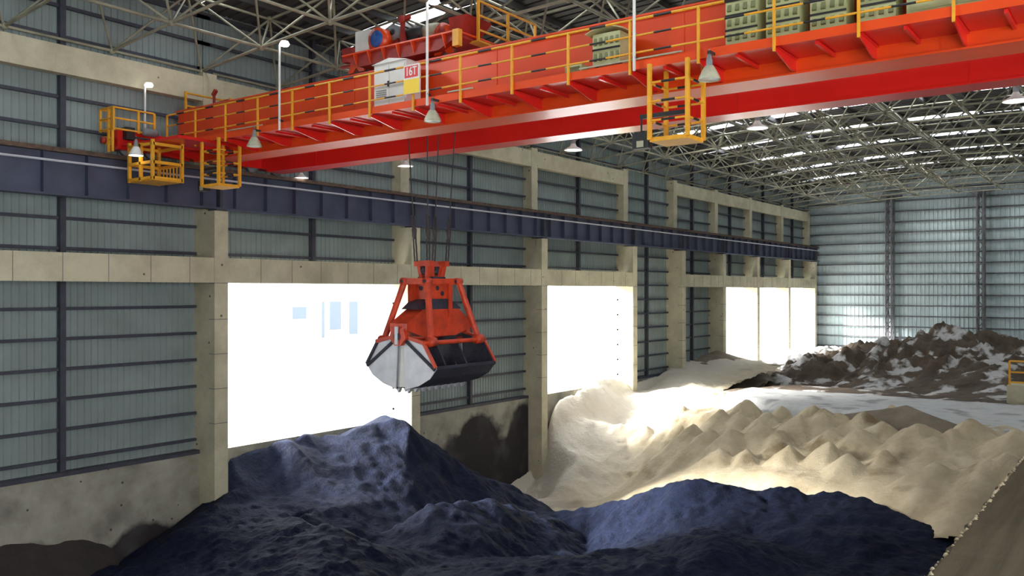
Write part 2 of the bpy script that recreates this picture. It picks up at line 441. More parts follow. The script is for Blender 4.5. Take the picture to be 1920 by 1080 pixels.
# walkway
WY = 14.8
MB().box(-24.3, XB, WY, 15.87, 4.20, 4.235).build('walkway_plate', M['red2'], cr)  # deep red paints in the shade below the walkway
MB().box(-24.3, XB, WY - .012, WY, 4.19, 4.35).build('kick_plate', M['red'], cr)
br = MB()
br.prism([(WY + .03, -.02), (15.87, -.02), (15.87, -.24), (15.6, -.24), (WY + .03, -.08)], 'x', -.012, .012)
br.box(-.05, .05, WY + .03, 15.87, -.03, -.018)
brm = br.mesh('bracket', M['red2'], (0, 15.3, 0))  # bracket colour carries the shade under the walkway
stm = MB().bar((0, WY + .03, -.05), (0, 15.87, -.05), .05, .06).mesh('stay', M['red2'], (0, 15.3, 0))  # same red, underside shade put into the colour
postx = [-2.51 + 1.39 * k for k in range(-15, 6)]
pm = MB().box(-.022, .022, -.022, .022, -.1, .93).mesh('handrail_post', M['yel'])
for x in postx:
    place('bracket', brm, (x, 15.3, 4.2), cr)
    place('stay', stm, (x + .69, 15.3, 4.2), cr)
    place('handrail_post', pm, (x, WY - .03, 4.2), cr)
def striped_rail(z, r, name='handrail'):
    for i in range(len(postx) - 1):
        a, c = postx[i], postx[i+1]; m1 = a + (c - a) * .36; m2 = a + (c - a) * .62
        b = MB(); b.tube((a, WY - .03, z), (m1, WY - .03, z), r, 6); b.mat(1).tube((m1, WY - .03, z), (m2, WY - .03, z), r * .98, 6); b.mat(0).tube((m2, WY - .03, z), (c, WY - .03, z), r, 6)
        b.build(name, [M['yel'], M['blk']], cr)
striped_rail(5.13, .026); striped_rail(4.82, .02); striped_rail(4.5, .02)
# pale cable tray along the foot of the rail
for (a, c) in ((-20.5, -19.0), (-9.2, -7.0), (-12.6, -11.9)):
    MB().tube((a, WY - .03, 4.38), (c, WY - .03, 4.38), .018, 6).build('cable_duct', M['cream'], cr)
# end carriage on the runway
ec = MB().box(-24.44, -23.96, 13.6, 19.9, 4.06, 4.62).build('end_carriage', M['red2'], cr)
for yy in (14.0, 14.8, 18.4, 19.4):
    MB().lathe((-24.2, yy, 4.17), [(.001, -.09), (.24, -.09), (.24, .09), (.001, .09)], 16, 'x').build('wheel', M['grey'], ec)
MB().lathe((-24.2, 13.6, 4.3), [(.001, -.35), (.10, -.35), (.10, -.22), (.07, -.3), (.07, 0)], 12, 'y').build('buffer', M['dkred'], ec)
MB().lathe((-24.2, 13.45, 4.3), [(.1, -.1), (.12, -.1), (.12, .1), (.1, .1)], 12, 'y').build('buffer_ring', M['yel'], ec)
# gusset under the girder end
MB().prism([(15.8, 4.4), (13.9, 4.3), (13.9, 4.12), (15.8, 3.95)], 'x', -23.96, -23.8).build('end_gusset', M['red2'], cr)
# drive motor at the carriage end
b = MB().lathe((-23.7, 14.45, 4.62), [(.001, -.24), (.10, -.24), (.12, -.15), (.12, .15), (.09, .22), (.001, .22)], 12, 'y'); b.build('drive_motor', M['grey'], cr)
MB().box(-24.1, -23.75, 13.75, 14.0, 4.35, 4.7).build('gearbox', M['blk'], cr)

def frame_rail(name, pts, zs, r, mt, parent, posts=True, z0=None, z1=None):
    b = MB()
    for z in zs:
        for p, q in zip(pts[:-1], pts[1:]): b.tube((p[0], p[1], z), (q[0], q[1], z), r, 6)
    if posts:
        for p in pts: b.bar((p[0], p[1], z0), (p[0], p[1], z1), r * 2)
    return b.build(name, mt, parent)
# small guard cage at the carriage end
frame_rail('end_guardrail', [(-24.45, 13.7), (-24.45, 13.35), (-23.75, 13.35), (-23.75, 14.1), (-23.75, 14.6)], (4.6, 4.9, 5.2), .03, M['yel'], cr, True, 4.55, 5.2)
frame_rail('end_guardrail', [(-24.0, 13.35), (-23.8, 13.35)], (4.3,), .03, M['yel'], cr, True, 3.95, 5.2)
frame_rail('end_guardrail', [(-24.3, 16.0), (-24.3, 17.4), (-24.0, 17.4)], (5.75, 6.15), .03, M['yel'], cr, True, 5.5, 6.2)
b = MB().bar((-23.7, 16.6, 5.56), (-23.7, 16.6, 6.1), .06); b.bar((-24.0, 16.6, 5.8), (-23.0, 16.6, 5.85), .07); b.bar((-23.75, 16.6, 6.1), (-23.6, 16.6, 6.25), .1)
b.build('cable_bracket', M['dkred'], cr)

# inspection cage hung below the carriage end
def cage(name, x0, x1, y0, y1, z0, z1, mt=M['yel']):
    g = MB().box(x0, x1, y0, y1, z0, z0 + .05).build(name + '_floor', mt, cr); return g
cg = place('inspection_cage', None, (-22.8, 14.0, 3.05), cr)
x0, x1, y0, y1, z0, z1 = -23.35, -22.2, 13.6, 14.5, 3.05, 4.12
for (x, y) in ((x0,y0),(x1,y0),(x1,y1),(x0,y1)): MB().bar((x,y,z0), (x,y,z1+.05), .08).build('cage_post', M['yel'], cg)
MB().box(x0, x1, y0, y1, z0, z0 + .06).build('cage_floor', M['yel'], cg)
for z in (3.12, 3.55, 4.05):
    b = MB()
    for p, q in (((x0,y0),(x1,y0)), ((x1,y0),(x1,y1)), ((x1,y1),(x0,y1)), ((x0,y1),(x0,y0))): b.bar((*p, z), (*q, z), .08)
    b.build('cage_rail', M['yel'], cg)
MB().bar(((x0+x1)/2, y0, z0), ((x0+x1)/2, y0, z1), .08).build('cage_post', M['yel'], cg)
for i in range(7):
    x = x0 + (x1 - x0) * (i + .5) / 7
    MB().bar((x, y1, z0), (x, y1, 3.55), .03).build('cage_bar', M['yel'], cg)
MB().box(x0 + .1, x1 + .9, y0 + .2, y1 + .8, z1 + .02, z1 + .1).build('cage_mount', M['red2'], cg)

# ladder baskets below the walkway
def basket(xc, zb_, zt):
    g = place('maintenance_basket', None, (xc, 14.95, zb_), cr)
    hx, y0, y1 = .38, 14.62, 15.3
    for (x, y) in ((xc-hx,y0),(xc+hx,y0),(xc+hx,y1),(xc-hx,y1)): MB().bar((x,y,zb_), (x,y,zt), .07).build('basket_post', M['yel'], g)
    MB().box(xc - hx, xc + hx, y0, y1, zb_ - .04, zb_ + .04).build('basket_floor', M['yel'], g)
    n = 4
    for i in range(1, n):
        z = zb_ + (zt - zb_) * i / n
        for p, q in (((xc-hx,y0),(xc+hx,y0)), ((xc+hx,y0),(xc+hx,y1)), ((xc+hx,y1),(xc-hx,y1)), ((xc-hx,y1),(xc-hx,y0))):
            P, Q = Vector((*p, z)), Vector((*q, z)); b = MB()
            b.tube(P, P.lerp(Q, .32), .022, 6); b.mat(1).tube(P.lerp(Q, .32), P.lerp(Q, .68), .024, 6); b.mat(0).tube(P.lerp(Q, .68), Q, .022, 6)
            b.build('basket_rail', [M['yel'], M['blk']], g)
    return g
basket(-21.05, 2.92, 4.2)
basket(-7.2, 2.80, 4.2)

# dark flood lamp hanging beside the far basket, and one on the conductor bar
def floodlamp(loc, label):
    t_ = thing('floodlight', loc, label, 'lamp'); x, y, z = loc
    MB().tube((x, y, z + .25), (x, y, z + .6), .02, 6).build('hanger', M['blk'], t_)
    MB().box(x - .17, x + .17, y - .05, y + .12, z, z + .3).build('housing', M['blk'], t_)
    MB().box(x - .07, x + .07, y - .07, y - .05, z + .02, z + .14).build('lens', M['cream'], t_)
floodlamp((-7.95, 15.0, 2.72), 'small black floodlight hanging left of the right-hand yellow maintenance basket')
MB().box(-7.97, -7.0, 14.96, 15.04, 3.28, 3.36).build('lamp_arm', M['blk'], cr)
p = at(375, 350, 14.9)
floodlamp((p.x, 15.0, 2.85), 'small dark floodlight between the two yellow cages at the left crane end')
MB().box(p.x - .03, -21.3, 14.96, 15.04, 3.41, 3.49).build('lamp_arm', M['blk'], cr)

# ------------------------------------------------------------------ lamps
def bell(loc, label, group, lit=False, flat=False, hang=.35, s=1.0):
    x, y, z = loc
    t_ = thing('high_bay_lamp', loc, label, 'lamp', group)
    if flat: prof = [(.25*s, 0), (.24*s, .03*s), (.1*s, .10*s), (.06*s, .18*s)]
    else: prof = [(.19*s, 0), (.18*s, .05*s), (.12*s, .17*s), (.075*s, .24*s)]
    MB().lathe(loc, prof, 20).build('shade', M['white' if flat or lit else 'cream'], t_)
    h = prof[-1][1]
    MB().lathe((x, y, z + h), [(.07*s, 0), (.055*s, .02), (.06*s, .06*s), (.05*s, .12*s), (.03*s, .2*s), (.001, .2*s)], 12).build('ballast', M['grey'], t_)
    MB().lathe((x, y, z + .02), [(.001, -.01), (.17*s, -.008), (.17*s, .01), (.001, .012)], 16).build('lens', M['lamp'] if flat or lit else M['white'], t_)
    MB().tube((x, y, z + h + .15*s), (x, y, z + h + hang), .012, 6).build('hanger', M['grey'], t_)
    return t_
nms = {255: 'bright white bell lamp hanging at the far left end of the crane walkway',
       477: 'bell lamp hanging under the walkway right of the left maintenance basket',
       811: 'cream bell lamp under the walkway just right of the 16T sign',
       1330: 'large cream bell lamp hanging beside the right-hand maintenance basket'}
for px, py in ((255, 292), (477, 275), (811, 228), (1330, 150)):
    q = at(px, py, 13.4 if px == 255 else 14.6)
    bell(q, nms[px], 'bell lamps under the crane walkway', lit=(px == 255), hang=max(.3, 4.25 - q.z - .24), s=1.02)
    MB().box(q.x - .03, q.x + .03, q.y - .02, 14.82, 4.2, 4.25).build('lamp_bracket', M['blk'], cr)
FLN = {565: 'leftmost shallow white lamp beyond the far red girder', 760: 'shallow white lamp below the far girder, left of the hoist ropes',
       1075: 'shallow white lamp below the far girder, above the concrete eaves beam', 1420: 'shallow white lamp just right of the right maintenance basket',
       1905: 'shallow white lamp below the far girder at the right picture edge'}
for px, py in ((565, 334), (760, 312), (1075, 282), (1420, 241), (1905, 190)):
    q = at(px, py, 20.4)
    bell(q, FLN[px], 'white lamps along the far side of the crane', flat=True, hang=4.2 - q.z, s=1.0)
    MB().bar((q.x, 19.4, 4.2), (q.x, 20.45, 4.2), .05).build('lamp_bracket', M['red2'], cr)
PLN = {272: 'slender white lamp pole at the left end of the crane handrail', 524: 'white lamp pole rising above the left half of the handrail',
       801: 'white lamp pole just right of the 16T sign', 1189: 'pale lamp pole left of the right maintenance basket'}
for px, top in ((272, 6.15), (524, 6.35), (801, 6.45), (1189, 6.35)):
    q = at(px, 200, WY - .08)
    t_ = thing('lamp_pole', (q.x, WY - .08, 4.15), PLN[px], 'lamp', 'lamp poles on the crane handrail')
    MB().tube((q.x, WY - .08, 4.15), (q.x, WY - .08, top), .03, 8).build('pole', M['white'], t_)
    MB().tube((q.x, WY - .08, top), (q.x + .17, WY - .08, top + .02), .02, 6).build('arm', M['white'], t_)
    MB().lathe((q.x + .2, WY - .08, top - .02), [(.001, -.07), (.10, -.05), (.13, .0), (.09, .07), (.001, .09)], 14).build('lamp_head', M['lamp'], t_)
    MB().bar((q.x, WY - .1, 4.4), (q.x, WY + .02, 4.4), .05).build('clamp', M['blk'], t_)

# ------------------------------------------------------------------ cabinets and sign on the walkway
cb = thing('control_cabinet', (-14.7, 15.35, 4.24), 'white louvred control cabinet standing behind the handrail beside the 16T sign', 'cabinet')
MB().box(-15.2, -14.15, 15.1, 15.6, 4.36, 5.42).build('body', M['white'], cb)
MB().box(-15.17, -14.7, 15.08, 15.1, 4.42, 5.36).build('door', M['white'], cb)
MB().box(-14.68, -14.2, 15.08, 15.1, 4.42, 5.36).build('door', M['white'], cb)
MB().prism([(-15.25, 5.42), (-14.1, 5.42), (-14.67, 5.52)], 'y', 15.05, 15.65).build('rain_hood', M['white'], cb)
MB().box(-15.15, -14.2, 15.15, 15.55, 4.235, 4.36).build('plinth', M['blk'], cb)
for i in range(4): MB().box(-15.1, -14.78, 15.06, 15.08, 4.62 + i * .05, 4.64 + i * .05).build('louvre', M['grey'], cb)
MB().box(-14.72, -14.68, 15.05, 15.08, 4.85, 4.98).build('handle', M['blk'], cb)

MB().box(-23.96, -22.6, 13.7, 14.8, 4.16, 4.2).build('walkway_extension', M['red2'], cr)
sg = thing('capacity_sign', (-13.6, 14.72, 4.45), 'small red and yellow board reading 16T on the handrail', 'sign')
MB().box(-13.86, -13.38, 14.70, 14.73, 4.47, 5.13).build('board', M['white'], sg)
MB().box(-13.85, -13.39, 14.693, 14.70, 4.48, 4.80).build('yellow_field', M['sgyel'], sg)
MB().box(-13.82, -13.42, 14.693, 14.70, 4.84, 5.10).build('red_field', M['sgred'], sg)
cu = bpy.data.curves.new('lettering', 'FONT'); cu.body = '16T'; cu.size = .27; cu.align_x = 'CENTER'; cu.align_y = 'CENTER'; cu.extrude = .002; cu.offset = .004
tmp = bpy.data.objects.new('tmp', cu); COL.objects.link(tmp)
bpy.context.view_layer.update()
lme = bpy.data.meshes.new_from_object(tmp.evaluated_get(bpy.context.evaluated_depsgraph_get()))
bpy.data.objects.remove(tmp); bpy.data.curves.remove(cu)
lme.name = 'lettering'; lme.materials.clear(); lme.materials.append(M['white'])
lme.transform(Matrix.Rotation(math.pi/2, 4, 'X') @ Matrix.Scale(.8, 4, (1, 0, 0)))
place('lettering', lme, (-13.62, 14.69, 4.97), sg)

def resistor(x0, x1, z0, z1, label, hood=False):
    t_ = thing('resistor_box', ((x0+x1)/2, 15.4, 4.24), label, 'electrical box', 'resistor boxes on the crane walkway')
    b = MB().box(x0, x1, 15.15, 15.65, z0, z1); b.build('casing', M['lime'], t_)
    MB().box(x0 + .02, x0 + .06, 15.2, 15.6, 4.235, z0).box(x1 - .06, x1 - .02, 15.2, 15.6, 4.235, z0).build('stand', M['blk'], t_)
    n = max(1, int((z1 - z0) / .24)); h = (z1 - z0) / n
    for i in range(n):
        zz = z0 + i * h
        if i: MB().box(x0 - .005, x1 + .005, 15.13, 15.15, zz - .02, zz + .015).build('gap_strip', M['blk'], t_)
        k = max(3, int((x1 - x0) / .12))
        for j in range(k):
            xx = x0 + (x1 - x0) * (j + .25) / k; ww = (x1 - x0) / k * .5
            b = MB().prism([(15.15, zz + h*.25), (15.11, zz + h*.3), (15.15, zz + h*.75)], 'x', xx, xx + ww)
            b.build('louvre', M['limed'], t_)
    if hood:
        prof = [(x0 - .12 + (x1 - x0 + .24) * i / 6, z1 + .02 + .10 * math.sin(math.pi * i / 6)) for i in range(7)]
        MB().prism(prof + [(x, z - .02) for x, z in prof[::-1]], 'y', 15.05, 15.7).build('hood', M['lime'], t_)
resistor(-9.12, -8.5, 4.5, 5.12, 'louvred pale green box under a curved hood, alone near the middle pole', True)
resistor(-6.32, -5.73, 4.45, 5.50, 'leftmost tall box of the four louvred pale green stacks at upper right')
resistor(-5.57, -4.98, 4.45, 5.50, 'second from left of the four louvred pale green stacks at upper right')
resistor(-4.80, -4.20, 4.45, 5.50, 'third from left of the four louvred pale green stacks at upper right')
resistor(-4.02, -3.42, 4.45, 5.50, 'rightmost of the four louvred pale green stacks, beside the long cabinet')
t_ = thing('switch_cabinet', (-2.5, 15.4, 4.24), 'long plain pale green cabinet at the upper right edge of the walkway', 'cabinet')
MB().box(-3.25, -1.75, 15.1, 15.65, 4.42, 5.45).build('body', M['lime'], t_)
MB().box(-3.2, -2.52, 15.08, 15.1, 4.47, 5.4).build('door', M['lime'], t_); MB().box(-2.48, -1.8, 15.08, 15.1, 4.47, 5.4).build('door', M['lime'], t_)
MB().box(-3.2, -1.8, 15.15, 15.6, 4.235, 4.42).build('plinth', M['blk'], t_)
t_ = thing('junction_box', (-9.6, 15.3, 4.3), 'small pale green junction box low on the walkway left of the hooded box', 'electrical box')
MB().box(-9.75, -9.35, 15.1, 15.4, 4.30, 4.58).build('body', M['lime'], t_); MB().box(-9.7, -9.4, 15.08, 15.1, 4.34, 4.54).build('lid', M['limed'], t_)
MB().box(-9.6, -9.5, 15.2, 15.3, 4.235, 4.3).build('foot', M['blk'], t_)

# ------------------------------------------------------------------ trolley
tr = thing('crane_trolley', (-15.2, 17.6, 5.66), 'red hoist trolley with winches and motors riding on top of the orange crane girders', 'crane trolley')
MB().prism([(-17.1, 6.1), (-13.3, 6.1), (-13.3, 6.02), (-13.9, 5.78), (-16.6, 5.78), (-17.1, 6.02)], 'y', 15.95, 19.4).build('frame', M['dkred'], tr)
MB().box(-17.15, -13.25, 15.85, 19.5, 6.1, 6.14).build('deck', M['red'], tr)
for i in range(7):
    x = -16.7 + i * .5
    MB().prism([(15.82, 6.1), (15.95, 6.1), (15.95, 5.8)], 'x', x, x + .03).build('rib', M['red'], tr)
for (x, y) in ((-16.9, 16.3), (-13.9, 16.3), (-16.9, 19.0), (-13.9, 19.0)):
    MB().lathe((x, y, 5.86), [(.001, -.07), (.2, -.07), (.2, .07), (.001, .07)], 18, 'y').build('wheel', M['grey'], tr)
    MB().prism([(x - .3, 5.72), (x - .2, 5.98), (x - .06, 6.1), (x + .06, 6.1), (x + .2, 5.98), (x + .3, 5.72), (x + .12, 5.72), (x, 5.84), (x - .12, 5.72)], 'y', y - .17, y - .12).build('wheel_guard', M['red'], tr)
def bx(name, px0, px1, py0, py1, Y, dy, mt, parent=tr):
    a = at(px0, py1, Y); c = at(px1, py0, Y); b = MB().box(a.x, c.x, Y, Y + dy, max(a.z, 6.14) if py1 > 80 else a.z, c.z)
    return b.build(name, M[mt], parent)
def disc(name, px, py, rp_, Y, dy, mt, mt2=None, r2=.6):
    c = at(px, py, Y); r = rp_ * (c.length) / FPX
    o = MB().lathe((c.x, Y, c.z), [(.001, 0), (r, 0), (r, dy), (.001, dy)], 22, 'y').build(name, M[mt], tr)
    if mt2: MB().lathe((c.x, Y - .02, c.z), [(.001, 0), (r*r2, 0), (r*r2, .02)], 20, 'y').build('hub', M[mt2], o)
    return c
bx('electrical_box', 666, 692, 54, 99, 16.1, .4, 'white')
c = disc('gear_housing', 706, 73, 21, 16.05, .35, 'red', 'blue', .72)
MB().box(c.x - .25, c.x + .25, 16.06, 16.38, 6.12, c.z - .02).build('gear_foot', M['red'], tr)
disc('brake_drum', 736, 60, 14, 16.3, .4, 'grey', 'blk', .4)
c = at(736, 60, 16.3); MB().box(c.x - .12, c.x + .12, 16.35, 16.7, 6.14, c.z - .1).build('drum_stand', M['dkred'], tr)
b = MB(); c = at(755, 77, 16.3); b.bar((c.x, 16.3, 6.14), (c.x, 16.3, 6.85), .09); b.bar((c.x, 16.3, 6.85), (c.x + .25, 16.3, 6.9), .09); b.bar((c.x + .12, 16.3, 6.14), (c.x + .02, 16.3, 6.6), .06)
b.lathe((c.x + .02, 16.25, 6.86), [(.001, -.05), (.1, -.05), (.1, .05), (.001, .05)], 14, 'y'); b.build('sheave_stand', M['dkred'], tr)
c = at(772, 62, 16.4); MB().lathe((c.x, 16.5, c.z), [(.001, -.2), (.16, -.2), (.18, 0), (.16, .3), (.001, .3)], 14, 'x').box(c.x - .15, c.x + .25, 16.35, 16.65, 6.14, c.z - .1).build('hoist_motor', M['blk'], tr)
c = at(800, 55, 16.4); MB().lathe((c.x, 16.6, c.z), [(.001, -.22), (.18, -.22), (.2, 0), (.18, .22), (.1, .3), (.001, .3)], 16, 'x').box(c.x - .15, c.x + .15, 16.45, 16.75, 6.12, c.z - .1).build('hoist_motor', M['cream'], tr)
c = disc('winch_drum', 828, 60, 17, 16.3, .5, 'red', 'dkred', .5)
MB().box(c.x - .08, c.x + .08, 16.4, 16.75, 6.12, c.z).build('drum_stand', M['dkred'], tr)
MB().lathe((-15.2, 17.6, 6.42), [(.3, -1.1), (.3, -1.05), (.24, -1.05), (.24, 1.05), (.3, 1.05), (.3, 1.1)], 20, 'x').build('rope_drum', M['grey'], tr)
MB().box(-16.4, -16.2, 17.3, 17.9, 6.14, 6.5).build('drum_stand', M['dkred'], tr); MB().box(-14.2, -14.0, 17.3, 17.9, 6.14, 6.5).build('drum_stand', M['dkred'], tr)
a = at(848, 80, 16.3); c = at(868, 30, 16.3); z1 = c.z
MB().add([(a.x, 16.3, 6.14), (c.x - .1, 16.3, 6.14), (c.x - .1, 17.0, 6.14), (a.x, 17.0, 6.14), (a.x - .05, 16.2, z1), (c.x + .2, 16.2, z1), (c.x + .2, 17.2, z1), (a.x - .05, 17.2, z1)],
         [(0,3,2,1),(4,5,6,7),(0,1,5,4),(1,2,6,5),(2,3,7,6),(3,0,4,7)]).build('winch_cover', M['dkred'], tr)
bx('yellow_step', 848, 859, 84, 106, 15.8, .15, 'yel')
b = MB(); q = at(895, 85, 17.0); fx = -13.2
for Y in (16.6, 17.8, 19.0):
    MB().bar((fx, Y, 6.0), (fx, Y, 7.0), .06).build('trolley_rail_post', M['yel'], tr)
for z in (6.3, 6.65, 7.0):
    MB().bar((fx, 16.6, z), (fx, 19.0, z), .045).build('trolley_handrail', M['yel'], tr)
MB().box(-13.6, -13.1, 16.5, 19.1, 5.98, 6.02).build('side_step', M['yel'], tr)
bx('limit_box', 641, 660, 88, 118, 16.4, .3, 'dkred')
MB().box(-17.9, -17.1, 16.5, 16.6, 6.04, 6.1).build('outrigger', M['dkred'], tr)

# ------------------------------------------------------------------ grab bucket on its ropes
GX, GY0, GY1 = -15.55, 16.4, 18.75
GYC = (GY0 + GY1) / 2
gb = thing('grab_bucket', (GX, GYC, -2.5), 'orange-red clamshell grab with coal-blackened shells hanging half open from the crane', 'grab bucket')
def shell(s):
    def X(d): return GX + s * d
    prof = [(X(.10), -1.15), (X(.80), -1.30), (X(1.22), -1.92), (X(1.0), -2.18), (X(.62), -2.38), (X(.17), -2.50)]
    root = place('shell', MB().add(
        [(X(1.22), y, -1.92) for y in (GY0, GY1)] + [(X(1.0), y, -2.18) for y in (GY0, GY1)] + [(X(.62), y, -2.38) for y in (GY0, GY1)] + [(X(.17), y, -2.50) for y in (GY0, GY1)]
        + [(X(1.18), y, -1.90) for y in (GY0, GY1)] + [(X(.97), y, -2.13) for y in (GY0, GY1)] + [(X(.61), y, -2.33) for y in (GY0, GY1)] + [(X(.17), y, -2.46) for y in (GY0, GY1)],
        [(0,1,3,2),(2,3,5,4),(4,5,7,6),(8,10,11,9),(10,12,13,11),(12,14,15,13),(0,8,9,1),(6,7,15,14)]).mesh('shell', M['gdark'], (GX, GYC, -2.5)), (GX, GYC, -2.5), gb)
    for y, nm in ((GY0, 'near'), (GY1, 'far')):
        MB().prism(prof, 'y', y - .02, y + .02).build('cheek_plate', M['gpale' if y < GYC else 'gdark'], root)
        MB().prism(prof, 'y', *((y + .021, y + .035) if y < GYC else (y - .035, y - .021))).build('cheek_lining', M['gdark'], root)
    # stiffening edge along the cheek top
    for y in (GY0 - .03, GY1 + .03):
        MB().bar((X(.12), y, -1.2), (X(1.18), y, -1.95), .07).build('cheek_stiffener', M['gdark'], root)
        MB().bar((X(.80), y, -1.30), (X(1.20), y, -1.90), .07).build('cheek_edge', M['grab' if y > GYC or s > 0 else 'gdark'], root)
        MB().bar((X(.1), y, -1.13), (X(.82), y, -1.30), .09).build('cheek_edge', M['grab'], root)
    MB().tube((X(.82), GY0 - .05, -1.30), (X(.82), GY1 + .05, -1.30), .06, 10).build('shell_crossbar', M['grab'], root)
    MB().bar((X(1.2), GY0, -1.9), (X(1.2), GY1, -1.9), .07).build('shell_lip', M['gdark'], root)
    for i in range(9):
        y = GY0 + .12 + (GY1 - GY0 - .24) * i / 8
        MB().prism([(X(.26), -2.48), (X(.17), -2.60), (X(.12), -2.50), (X(.17), -2.45)], 'y', y - .05, y + .05).build('tooth', M['gpale'], root)
    for y in (GY0 + .8, GY1 - .7):
        MB().prism([(X(.15), -1.3), (X(.45), -1.25), (X(.95), -2.15), (X(.7), -2.32)], 'y', y - .03, y + .03).build('inner_rib', M['gdark'], root)
shell(1); shell(-1)
# added plate in the shell gap; its white paints in the brightness there
MB().prism([(GX - .2, -1.35), (GX + .16, -1.35), (GX + .16, -2.45), (GX - .2, -2.45)], 'y', GY0 + .06, GY0 + .09).build('bright_gap_plate', M['white'], gb)
# hinge blocks
for y in (GY0 - .06, GY1 + .06):
    MB().prism([(GX - .22, -.95), (GX + .22, -.95), (GX + .28, -1.2), (GX + .1, -1.38), (GX - .1, -1.38), (GX - .28, -1.2)], 'y', y - .08, y + .08).build('hinge_block', M['grab'], gb)
    MB().lathe((GX, y, -1.15), [(.001, -.12), (.1, -.12), (.1, .12), (.001, .12)], 14, 'y').build('hinge_pin', M['gdark'], gb)
    MB().box(GX - .05, GX + .05, y - .13 if y < GYC else y + .09, y - .09 if y < GYC else y + .13, -1.35, -.9).build('hinge_strap', M['gpale'], gb)
# lower beam: arched box along the hinge axis
b = MB().prism([(GY0 - .1, -1.0), (GY0 + .55, -1.18), (GY1 - .55, -1.18), (GY1 + .1, -1.0), (GY1 + .1, -.82), (GY1 - .5, -.42), (GY0 + .6, -.42), (GY0 - .1, -.82)], 'x', GX - .3, GX + .3)
b.build('lower_beam', M['grab'], gb)
for dx in (-.16, .16):
    MB().lathe((GX + dx, GYC, -.42), [(.001, -.06), (.30, -.06), (.26, 0), (.30, .06), (.001, .06)], 20, 'x').build('pulley', M['gdark'], gb)
MB().prism([(GYC - .85, -.47), (GYC + .85, -.47), (GYC + .6, -.30), (GYC + .3, -.2), (GYC - .3, -.2), (GYC - .6, -.30)], 'x', GX - .31, GX + .31).build('coal_dust_cover', M['gdark'], gb)
# upper head
MB().box(GX - .26, GX + .26, GYC - .33, GYC + .33, -.22, .30).build('head_box', M['grab'], gb)
MB().box(GX - .20, GX + .20, GYC - .27, GYC + .27, -.42, -.22).build('head_skirt', M['grab'], gb)
MB().box(GX - .26, GX + .26, GYC - .26, GYC + .26, .30, .38).build('head_cap', M['gdark'], gb)
MB().box(GX + .10, GX + .20, GYC - .37, GYC - .33, .2, .26).build('nameplate', M['gpale'], gb)
for (dx, dz) in ((-.08, .08), (.12, -.06)):
    MB().lathe((GX + dx, GYC - .34, dz), [(.001, -.01), (.06, -.01), (.06, .01)], 14, 'y').build('bolt_cover', M['gdark'], gb)
    MB().lathe((GX + .27, GYC + dx, dz), [(.001, -.01), (.06, -.01), (.06, .01), (.001, .01)], 14, 'x').build('bolt_cover', M['gdark'], gb)
SY0, SY1 = GYC - .62, GYC + .62
for (dy) in (SY0, SY1):
    MB().box(GX - .42, GX + .42, dy - .07, dy + .07, .18, .34).build('head_arm', M['grab'], gb)
for dx in (-.3, .3):
    MB().box(GX + dx - .07, GX + dx + .07, SY0, SY1, .19, .33).build('head_arm', M['grab'], gb)
MB().box(GX - .40, GX - .26, GYC - .5, GYC - .32, -.7, .2).build('guide_column', M['grab'], gb)
MB().box(GX + .24, GX + .34, GYC + .3, GYC + .45, -.7, .2).build('guide_column', M['grab'], gb)
for s in (-1, 1):
    for (ys, yb) in ((SY0, GY0 + .22), (SY1, GY1 - .22)):
        MB().tube((GX + s * .40, ys, .26), (GX + s * .82, yb, -1.28), .085, 10).build('strut', M['grab'], gb)
        MB().lathe((GX + s * .40, ys, .26), [(.001, -.1), (.095, -.1), (.095, .1), (.001, .1)], 12, 'y').build('strut_pin', M['grab'], gb)
        MB().lathe((GX + s * .40, ys, .26), [(.001, -.12), (.045, -.12), (.045, .12), (.001, .12)], 10, 'y').build('pin_head', M['gdark'], gb)
        MB().lathe((GX + s * .82, yb, -1.28), [(.001, -.12), (.13, -.12), (.13, .12), (.001, .12)], 12, 'y').build('strut_foot', M['grab'], gb)
# rope forks
for dy in (-.25, .25):
    b = MB(); 
    for s in (-1, 1):
        b.bar((GX + s * .1, GYC + dy, .36), (GX + s * .16, GYC + dy * 1.2, .74), .10, .16)
    b.box(GX - .28, GX + .28, GYC + dy * 1.2 - .09, GYC + dy * 1.2 + .09, .66, .80)
    b.build('rope_fork', M['grab'], gb)
    MB().lathe((GX, GYC + dy * 1.1, .55), [(.001, -.05), (.12, -.05), (.12, .05), (.001, .05)], 12, 'x').build('fork_pulley', M['gdark'], gb)

